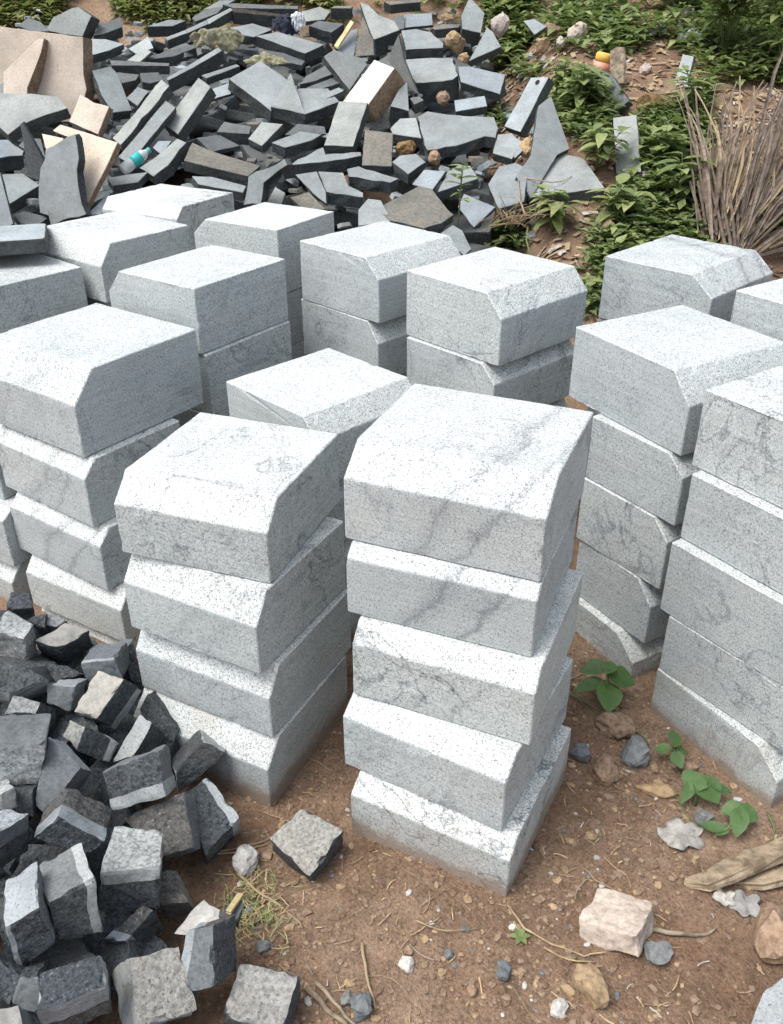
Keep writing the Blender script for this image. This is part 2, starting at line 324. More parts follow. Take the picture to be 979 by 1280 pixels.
STACKS = {
'S1': (-0.0101, [[0.1724, 1.5121, -0.4877, 0.3873, 0.4039, 0.1752, 0.1378, 0.0419], [0.1596, 1.558, -0.5146, 0.3944, 0.3955, 0.1891, 0.1451, 0.0508], [0.1815, 1.6167, -0.4062, 0.4059, 0.4066, 0.1849, 0.1406, 0.0386], [0.1658, 1.6653, -0.3853, 0.4103, 0.3835, 0.1657, 0.1406, 0.0329], [0.1725, 1.7017, -0.396, 0.4238, 0.3928, 0.2057, 0.144, 0.0738]]),
'S2': (-0.0100, [[-0.3853, 1.7592, -0.4609, 0.4034, 0.387, 0.2005, 0.1368, 0.0568], [-0.3683, 1.7961, -0.4739, 0.3946, 0.3777, 0.1892, 0.1184, 0.0463], [-0.3734, 1.8002, -0.4816, 0.3778, 0.3831, 0.2025, 0.1318, 0.0497], [-0.3778, 1.857, -0.3446, 0.3834, 0.3934, 0.1907, 0.1294, 0.0595]]),
'S3': (0.0536, [[-0.8498, 2.323, -0.5241, 0.3966, 0.3869, 0.1685, 0.1178, 0.0376], [-0.8706, 2.3554, -0.5926, 0.404, 0.3825, 0.1928, 0.1491, 0.0406], [-0.8935, 2.3785, -0.625, 0.4134, 0.3494, 0.1999, 0.151, 0.0436], [-0.8822, 2.4631, -0.6083, 0.4421, 0.4512, 0.2362, 0.1505, 0.0734]]),
'S4': (-0.0295, [[-1.2453, 2.5537, -0.5807, 0.4026, 0.3854, 0.1993, 0.1392, 0.0533], [-1.2377, 2.5589, -0.5474, 0.4138, 0.3914, 0.1906, 0.1634, 0.0367], [-1.2549, 2.6302, -0.5375, 0.3942, 0.3755, 0.1998, 0.1395, 0.0533]]),
'S5': (-0.0415, [[-0.1936, 2.3577, 0.7818, 0.4032, 0.384, 0.1988, 0.1395, 0.0533], [-0.1936, 2.3577, 0.7818, 0.4032, 0.384, 0.1988, 0.1395, 0.0533], [-0.1936, 2.3577, 0.7818, 0.4032, 0.384, 0.1988, 0.1395, 0.0533], [-0.1936, 2.3577, 0.7818, 0.3874, 0.3918, 0.1988, 0.1395, 0.0517]]),
'S6': (0.1322, [[-0.6134, 2.8711, -2.1737, 0.4032, 0.384, 0.2028, 0.1395, 0.0533], [-0.6134, 2.8711, -2.1737, 0.4032, 0.384, 0.2028, 0.1395, 0.0533], [-0.6134, 2.8711, -2.1737, 0.3976, 0.3869, 0.2028, 0.1395, 0.0533], [-0.6277, 2.8817, -2.1816, 0.4095, 0.3975, 0.2063, 0.1286, 0.0633]]),
'S7': (0.0567, [[-1.108, 3.5886, -0.6644, 0.4032, 0.384, 0.2102, 0.1395, 0.0533], [-1.108, 3.5886, -0.6644, 0.4032, 0.384, 0.2102, 0.1395, 0.0533], [-1.108, 3.5886, -0.6644, 0.4032, 0.384, 0.2102, 0.1395, 0.0533], [-1.108, 3.5886, -0.6644, 0.4337, 0.4294, 0.2135, 0.1344, 0.0571]]),
'S8': (0.1078, [[-0.9965, 4.1377, -0.5162, 0.4032, 0.384, 0.2026, 0.1395, 0.0533], [-0.9965, 4.1377, -0.5162, 0.4032, 0.384, 0.2026, 0.1395, 0.0533], [-0.9965, 4.1377, -0.5162, 0.4032, 0.384, 0.2026, 0.1395, 0.0533], [-0.9965, 4.1377, -0.5162, 0.4314, 0.3877, 0.1979, 0.1498, 0.0448]]),
'S9': (0.1499, [[-0.4701, 3.3901, -2.1143, 0.4032, 0.384, 0.2032, 0.1395, 0.0533], [-0.4701, 3.3901, -2.1143, 0.4032, 0.384, 0.2032, 0.1395, 0.0533], [-0.4701, 3.3901, -2.1143, 0.4032, 0.384, 0.2032, 0.1395, 0.0533], [-0.4701, 3.3901, -2.1143, 0.3469, 0.3881, 0.2323, 0.1733, 0.0627]]),
'S10': (0.1539, [[-0.038, 3.0943, 0.7788, 0.4032, 0.384, 0.2033, 0.1395, 0.0533], [-0.038, 3.0943, 0.7788, 0.4032, 0.384, 0.2033, 0.1395, 0.0533], [-0.038, 3.0943, 0.7788, 0.404, 0.3913, 0.2049, 0.1367, 0.051], [-0.0334, 3.0958, 0.7968, 0.4117, 0.3818, 0.2054, 0.1431, 0.0614]]),
'S11': (0.1463, [[0.3229, 2.7347, 0.7595, 0.4032, 0.384, 0.2031, 0.1395, 0.0533], [0.3229, 2.7347, 0.7595, 0.4032, 0.384, 0.2031, 0.1395, 0.0533], [0.3229, 2.7347, 0.7595, 0.4062, 0.3729, 0.2006, 0.1446, 0.0533], [0.3301, 2.7503, 0.76, 0.416, 0.3877, 0.2089, 0.142, 0.0616]]),
'S12': (0.1540, [[0.9657, 2.893, 0.7836, 0.4032, 0.384, 0.2033, 0.1395, 0.0533], [0.9657, 2.893, 0.7836, 0.4032, 0.384, 0.2033, 0.1395, 0.0533], [0.9657, 2.893, 0.7836, 0.4032, 0.384, 0.2033, 0.1395, 0.0533], [0.9657, 2.893, 0.7836, 0.4095, 0.3819, 0.2064, 0.1455, 0.0731]]),
'S13': (-0.0725, [[0.7683, 2.2233, 0.5086, 0.407, 0.3786, 0.1924, 0.1326, 0.0743], [0.8021, 2.2048, 0.5465, 0.3999, 0.3004, 0.192, 0.1271, 0.0592], [0.7997, 2.2102, 0.5878, 0.404, 0.319, 0.2034, 0.1492, 0.0528], [0.8075, 2.2077, 0.5795, 0.4052, 0.3259, 0.1891, 0.1396, 0.0533], [0.7848, 2.2713, 0.5119, 0.3977, 0.4369, 0.2082, 0.1343, 0.0641]]),
'S14': (-0.0337, [[0.9845, 1.7695, 0.5406, 0.4058, 0.3997, 0.1852, 0.1233, 0.0713], [0.9846, 1.7952, 0.6126, 0.401, 0.3828, 0.1736, 0.1395, 0.0533], [0.9709, 1.8194, 0.6045, 0.4074, 0.3883, 0.2068, 0.1395, 0.0533], [0.9902, 1.835, 0.582, 0.4038, 0.3803, 0.1811, 0.1395, 0.0533], [0.9999, 1.871, 0.5852, 0.3983, 0.3881, 0.1985, 0.1395, 0.0533]]),
'S15': (-0.0300, [[1.2571, 2.4692, 0.5956, 0.4032, 0.384, 0.1998, 0.1395, 0.0533], [1.2571, 2.4692, 0.5956, 0.4032, 0.384, 0.1998, 0.1395, 0.0533], [1.2571, 2.4692, 0.5956, 0.4032, 0.384, 0.1998, 0.1395, 0.0533], [1.2571, 2.4692, 0.5956, 0.4032, 0.384, 0.1998, 0.1395, 0.0533], [1.2571, 2.4692, 0.5956, 0.4032, 0.384, 0.1998, 0.1395, 0.0533]]),
'S16': (0.0200, [[-1.4271, 3.3009, -0.7175, 0.4032, 0.384, 0.1998, 0.1395, 0.0533], [-1.4271, 3.3009, -0.7175, 0.4032, 0.384, 0.1998, 0.1395, 0.0533], [-1.4271, 3.3009, -0.7175, 0.4032, 0.384, 0.1998, 0.1395, 0.0533], [-1.4271, 3.3009, -0.7175, 0.4032, 0.3839, 0.1998, 0.1395, 0.0533]])}
WHERE = {
'S1': 'front centre five-high stack', 'S2': 'four-high stack left of front centre',
'S3': 'four-high stack behind the cobble pile', 'S4': 'stack cut off by the left photo edge',
'S5': 'stack squeezed behind the two front stacks', 'S6': 'back stack with one smooth dark side',
'S7': 'back-left stack with scratched white top', 'S8': 'rearmost left stack touching the slate heap',
'S9': 'rear stack below the dark hollow', 'S10': 'back middle stack, left of two alike',
'S11': 'back middle stack, right of two alike', 'S12': 'back right stack before the palm frond',
'S13': 'five-high stack right of front centre', 'S14': 'five-high stack at the right photo edge',
'S15': 'half-seen stack at the back right edge', 'S16': 'far-left stack under the striped slabs'}
LOOK = {('S1',4):'granite block with grey diagonal veins', ('S1',3):'granite block with one dark slanting streak', ('S1',2):'speckled granite block with dark mica flecks',
('S1',1):'plain clean granite block', ('S1',0):'granite block with wormlike black marks', ('S2',3):'granite block with wavy grey lines',
('S2',2):'granite block with swirled grey end', ('S2',1):'plain pale granite block', ('S2',0):'dusty granite block half behind dark cobbles',
('S3',3):'large bright granite block with grey end face', ('S3',2):'granite block with dark streaky end face', ('S3',1):'granite block with a smoky streak', ('S3',0):'granite block with a small rusty spot',
('S13',4):'large clean granite block', ('S13',3):'granite block with slanting black streak', ('S14',2):'granite block with grey-blue veined patch', ('S14',1):'granite block with a black crack mark',
('S14',0):'granite block with a black blot', ('S12',3):'granite block with cloudy grey vein', ('S11',3):'granite block with scuffed top',
('S8',3):'granite block with scribbled grey marks', ('S7',3):'granite block with scratchy grey marks'}
VEIN = {('S1',4):.3,('S1',3):.3,('S1',2):.7,('S1',0):.8,('S2',3):.6,('S2',2):.6,('S3',2):.8,('S3',1):.55,('S13',3):.85,('S14',2):.8,('S14',1):.6,('S12',3):.5,('S8',3):.8,('S7',3):.7,('S13',4):.1,('S5',3):.1,('S9',3):.05,('S6',3):.25}
STREAK = {('S1',4):.6,('S1',3):.75,('S13',3):.8,('S14',2):.9,('S3',2):.5,('S12',3):.7,('S3',1):.6,('S1',2):.25,('S2',2):.3}
ORD = {1:'topmost', 2:'second from top', 3:'third from top', 4:'fourth from top', 5:'bottom'}
def build_blocks():
    seed = 11
    for s, st in STACKS.items():
        z = st[0]; bl = list(st[1])
        if z-ground(bl[0][0], bl[0][1]) > .03:      # one more block below, half sunk in the slope
            bl.insert(0, list(bl[0][:5])+[.2]+list(bl[0][6:])); z -= .2; sh = 1
        else: sh = 0
        n = len(bl)
        for i, (x, y, yaw, W, D, H, h1, c) in enumerate(bl):
            i -= sh
            seed += 1
            bm = block_mesh(W, D, H-.0015, h1, c, seed)
            k = n-i-sh; pos = ORD[k] if not (k == n) else 'bottom'
            look = LOOK.get((s, i), 'pale granite block')
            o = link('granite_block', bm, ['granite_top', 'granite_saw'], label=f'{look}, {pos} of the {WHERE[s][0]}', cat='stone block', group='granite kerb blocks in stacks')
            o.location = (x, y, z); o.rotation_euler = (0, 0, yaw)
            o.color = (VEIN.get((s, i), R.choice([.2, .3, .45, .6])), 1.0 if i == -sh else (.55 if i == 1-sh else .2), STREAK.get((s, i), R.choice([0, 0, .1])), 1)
            z += H
build_blocks()

# ------------------------------------------------------------------ broken slabs: a traced face given its own tilt, distance and thickness
CR = {'1':(0,0,4.995),'2':(0,130,4.995),'3':(180,0,4.995),'4':(180,130,4.995),'5':(360,0,4.995),'6':(360,130,4.995),'7':(540,0,4.995),'8':(540,130,4.995),
      'r1':(0,0,2.967),'r2':(300,0,2.719),'r3':(600,0,2.583),'f':(0,0,1),
      'd1':(0,720,4.995),'d2':(130,800,4.995),'d3':(0,900,4.995),'d4':(0,1080,4.995),'d5':(180,1080,4.995),'d6':(120,930,4.995),'d7':(260,980,4.995),'g':(660,800,3.069),'h':(380,1040,1.634)}
def conv(cr, p):
    a, b, s = CR[cr]; return (a+p[0]/s, b+p[1]/s)
def slab(cr, poly, ext, theta, m, label, lift=.99, edge=None, name='slate_slab', cat='stone slab', group='slate slabs in the rubble heap', fn=surf, rough=.5, thick=None):
    pts = [conv(cr, p) for p in poly]; s = CR[cr][2]; ext = (ext[0]/s, ext[1]/s)
    low = max(pts, key=lambda p: p[1])
    cen = (sum(p[0] for p in pts)/len(pts), sum(p[1] for p in pts)/len(pts))
    A = hit(low, fn, lift)
    d = ray(cen).normalized()
    tgt = (ray((cen[0]+ext[0], cen[1]+ext[1])).normalized()-d); u = (tgt-d*tgt.dot(d)).normalized()
    th = math.radians(theta); mn = d*math.cos(th)+u*math.sin(th)      # into the stone
    L = math.hypot(*ext); t = thick or L*depth(A)/FPX/max(.35, math.sin(th))*1.2
    top = []
    for p in pts:
        r = ray(p); k = (A-CO).dot(mn)/max(1e-3, r.dot(mn)); k = min(k, depth(A)*1.35); k = max(k, depth(A)*.7)
        top.append(CO+r*k)
    rr = random.Random(int(pts[0][0]*131+pts[0][1]*17))
    # resample the outline
    out = []
    for a, b in zip(top, top[1:]+top[:1]):
        n = max(1, int((b-a).length/.05))
        for i in range(n):
            q = a+(b-a)*(i/n)
            if i: q = q+(b-a).cross(mn).normalized()*rr.uniform(-1, 1)*(.0015 if rough < .8 else .009)
            out.append((q, i == 0))
    c = sum((q for q, _ in out), Vector())/len(out); off = Vector((rr.random()*9, 0, rr.random()*9))
    bm = bmesh.new(); rings = []
    e = min(.0028, t*.12)
    for k, (dep, sc) in enumerate(((0, -e), (e, 0), (t*.5, 0), (t-e, 0), (t, -e))):
        ring = []
        for q, corner in out:
            P = q+mn*dep
            if sc: P = P+(c-q).normalized()*(-sc)
            if k in (2, 3): P = P+(q-c).normalized()*(noise.noise(P*14+off)*.016*rough+rr.uniform(-.003, .003)*rough)
            if k == 1: P = P+(q-c).normalized()*min(0, noise.noise(P*20+off)+.16)*.02*(rough+.3)
            ring.append(bm.verts.new(P))
        rings.append(ring)
    n = len(out)
    f = bm.faces.new(rings[0]); f.material_index = 0
    f = bm.faces.new(list(reversed(rings[-1]))); f.material_index = 1
    for k, (a, b) in enumerate(zip(rings, rings[1:])):
        for i in range(n):
            f = bm.faces.new((a[i], b[i], b[(i+1) % n], a[(i+1) % n])); f.material_index = 0 if k == 0 else 1
    bmesh.ops.triangulate(bm, faces=[f for f in bm.faces if len(f.verts) > 4])
    bmesh.ops.recalc_face_normals(bm, faces=bm.faces[:])
    loc = recenter(bm)
    if edge is None: edge = {'beige':'beige_edge', 'white_lump':'beige_edge'}.get(m, 'slate_edge')
    o = link(name, bm, [m, edge], label=label, cat=cat, group=group); o.location = loc
    return o

# ------------------------------------------------------------------ boxy stones: nearest corner and three edges seen in the photo, squared up in space
def boxstone(cr, V0, A, B, Cc, mats, label, band=None, fn=pile, up=.08, size=.125, name='cobble', cat='cobble', group='dark cobbles in the pile', rough=1.0, lift=1.0):
    P = [conv(cr, p) for p in (V0, A, B, Cc)]
    base = hit(P[0], lambda x, y: max(fn(x, y), ground(x, y))+up, lift); z0 = depth(base); r = [ray(p) for p in P]
    P0 = CO+r[0]*z0
    best = None; W = [size*k/8 for k in range(-2, 11)]
    for a in W:
        ea = CO+r[1]*(z0+a)-P0
        for b in W:
            eb = CO+r[2]*(z0+b)-P0; ab = ea.dot(eb)
            for c in W:
                ec = CO+r[3]*(z0+c)-P0
                s = (ab**2+ea.dot(ec)**2+eb.dot(ec)**2)/size**4+.10*sum((e.length/size-1)**2 for e in (ea, eb, ec))+.3*sum(min(0, w/size)**2 for w in (a, b, c))
                if best is None or s < best[0]: best = (s, ea, eb, ec)
    return box_obj(P0, best[1:], mats, label, band, name, cat, group, rough)
def box_obj(P0, E, mats, label, band=None, name='cobble', cat='cobble', group=None, rough=1.0, seed=None, skew=None):
    E = list(E); skew = skew or Vector()
    for k in range(3):
        if E[k].length < .03: E[k] = E[k].normalized()*.03
    n = 13 if seed is None else 7; bm = bmesh.new(); rr = random.Random(seed or int(abs(P0.x*9999)+abs(P0.y*777)))
    off = Vector((rr.random()*30, rr.random()*30, rr.random()*30))
    cen = P0+(E[0]+E[1]+E[2])/2+skew/4
    names = []
    def mi(x):
        if x not in names: names.append(x)
        return names.index(x)
    grid = {}
    def vert(i, j, k):
        key = (i, j, k)
        if key in grid: return grid[key]
        f = [x/n for x in key]
        nb = sum(x in (0, n) for x in key)
        P = P0+E[0]*f[0]+E[1]*f[1]+E[2]*f[2]+skew*(f[0]*f[1])
        q = (P-cen); P = P-q*(0, 0, .012, .03)[nb]
        P = P+noise.noise_vector(P*20+off)*.0045*rough+noise.noise_vector(P*60+off)*.0022*rough
        if nb >= 2: P = P-q.normalized()*max(0, noise.noise(P*35+off)-.1)*.016*rough
        grid[key] = bm.verts.new(P); return grid[key]
    # mats: (face A-B, face A-C, face B-C) then opposite faces
    for ax in range(3):
        o1, o2 = [x for x in range(3) if x != ax]
        for side in (0, n):
            m = {2: mats[0], 1: mats[1], 0: mats[2]}[ax]
            if side == n and ax == 2: m = mats[3] if len(mats) > 3 else mats[0]
            for i in range(n):
                for j in range(n):
                    vs = []
                    for di, dj in ((0,0),(1,0),(1,1),(0,1)):
                        key = [0,0,0]; key[ax] = side; key[o1] = i+di; key[o2] = j+dj; vs.append(vert(*key))
                    f = bm.faces.new(vs); mm = m
                    if band:
                        bax, s, e, bm_ = band
                        ctr = {o1: (i+.5)/n, o2: (j+.5)/n, ax: side/n}[bax]
                        if bax != ax and s <= ctr <= e: mm = bm_
                        if bax == ax and ((side == 0 and s <= 0) or (side == n and e >= 1)) and len(band) > 3 and bax != 9: mm = m
                    f.material_index = mi(mm)
    bmesh.ops.recalc_face_normals(bm, faces=bm.faces[:])
    loc = recenter(bm)
    o = link(name, bm, names, label=label, cat=cat, group=group); o.location = loc
    return o
def rock(px, w, h, m, label, fn=None, name='loose_stone', cat='stone', group='loose stones on the earth', seed=0, flat=.6, rough=1.0, sunk=.25):
    fn = fn or (lambda x, y: ground(x, y))
    P = hit(px, fn); dpt = depth(P); a = w*dpt/FPX/2; b = h*dpt/FPX/2
    rr = random.Random(int(px[0]*7+px[1])+seed); off = Vector((rr.random()*40, rr.random()*40, rr.random()*40))
    bm = bmesh.new(); bmesh.ops.create_icosphere(bm, subdivisions=3, radius=1)
    planes = [Vector((rr.gauss(0,1), rr.gauss(0,1), rr.gauss(0,1))).normalized() for _ in range(9)]
    for v in bm.verts:
        q = v.co.normalized(); rad = 1
        for pl in planes:
            dd = q.dot(pl)
            if dd > .5: rad = min(rad, .70/dd)
        q = q*rad*(1+noise.noise(q*2.2+off)*.18*rough+noise.noise(q*5+off)*.09*rough)
        v.co = Vector((q.x*a, q.y*b*1.25, q.z*min(a, b)*flat*1.6))
    rz = Matrix.Rotation(rr.uniform(-.3, .3), 3, 'Z')
    for v in bm.verts: v.co = rz @ v.co
    lo = min(v.co.z for v in bm.verts); hi = max(v.co.z for v in bm.verts)
    for v in bm.verts: v.co.z -= lo+(hi-lo)*sunk
    o = link(name, bm, m, label=label, cat=cat, group=group); o.location = P
    return o

def cobble(cr, quad, ext, mats, label, band=None, lift=1.0, up=.06, t=.105, name='cobble', cat='cobble', group='dark cobbles in the pile', rough=1.0, fn=pile):
    pts = [conv(cr, p) for p in quad]; s = CR[cr][2]; ext = Vector((ext[0]/s, ext[1]/s))
    cen = (sum(p[0] for p in pts)/4, sum(p[1] for p in pts)/4)
    A = hit(cen, lambda x, y: max(fn(x, y), ground(x, y))+up, lift); d = ray(cen).normalized()
    th = math.asin(max(.30, min(.97, ext.length*depth(A)/FPX/t)))
    tgt = ray((cen[0]+ext.x, cen[1]+ext.y)).normalized()-d; u = (tgt-d*tgt.dot(d)).normalized()
    mn = d*math.cos(th)+u*math.sin(th); Q = []
    for p in pts:
        r = ray(p); k = (A-CO).dot(mn)/r.dot(mn); k = max(depth(A)*.82, min(depth(A)*1.25, k)); Q.append(CO+r*k)
    return box_obj(Q[0], (Q[1]-Q[0], Q[3]-Q[0], mn*t), mats, label, band, name, cat, group, rough, None, Q[2]-Q[1]-Q[3]+Q[0])
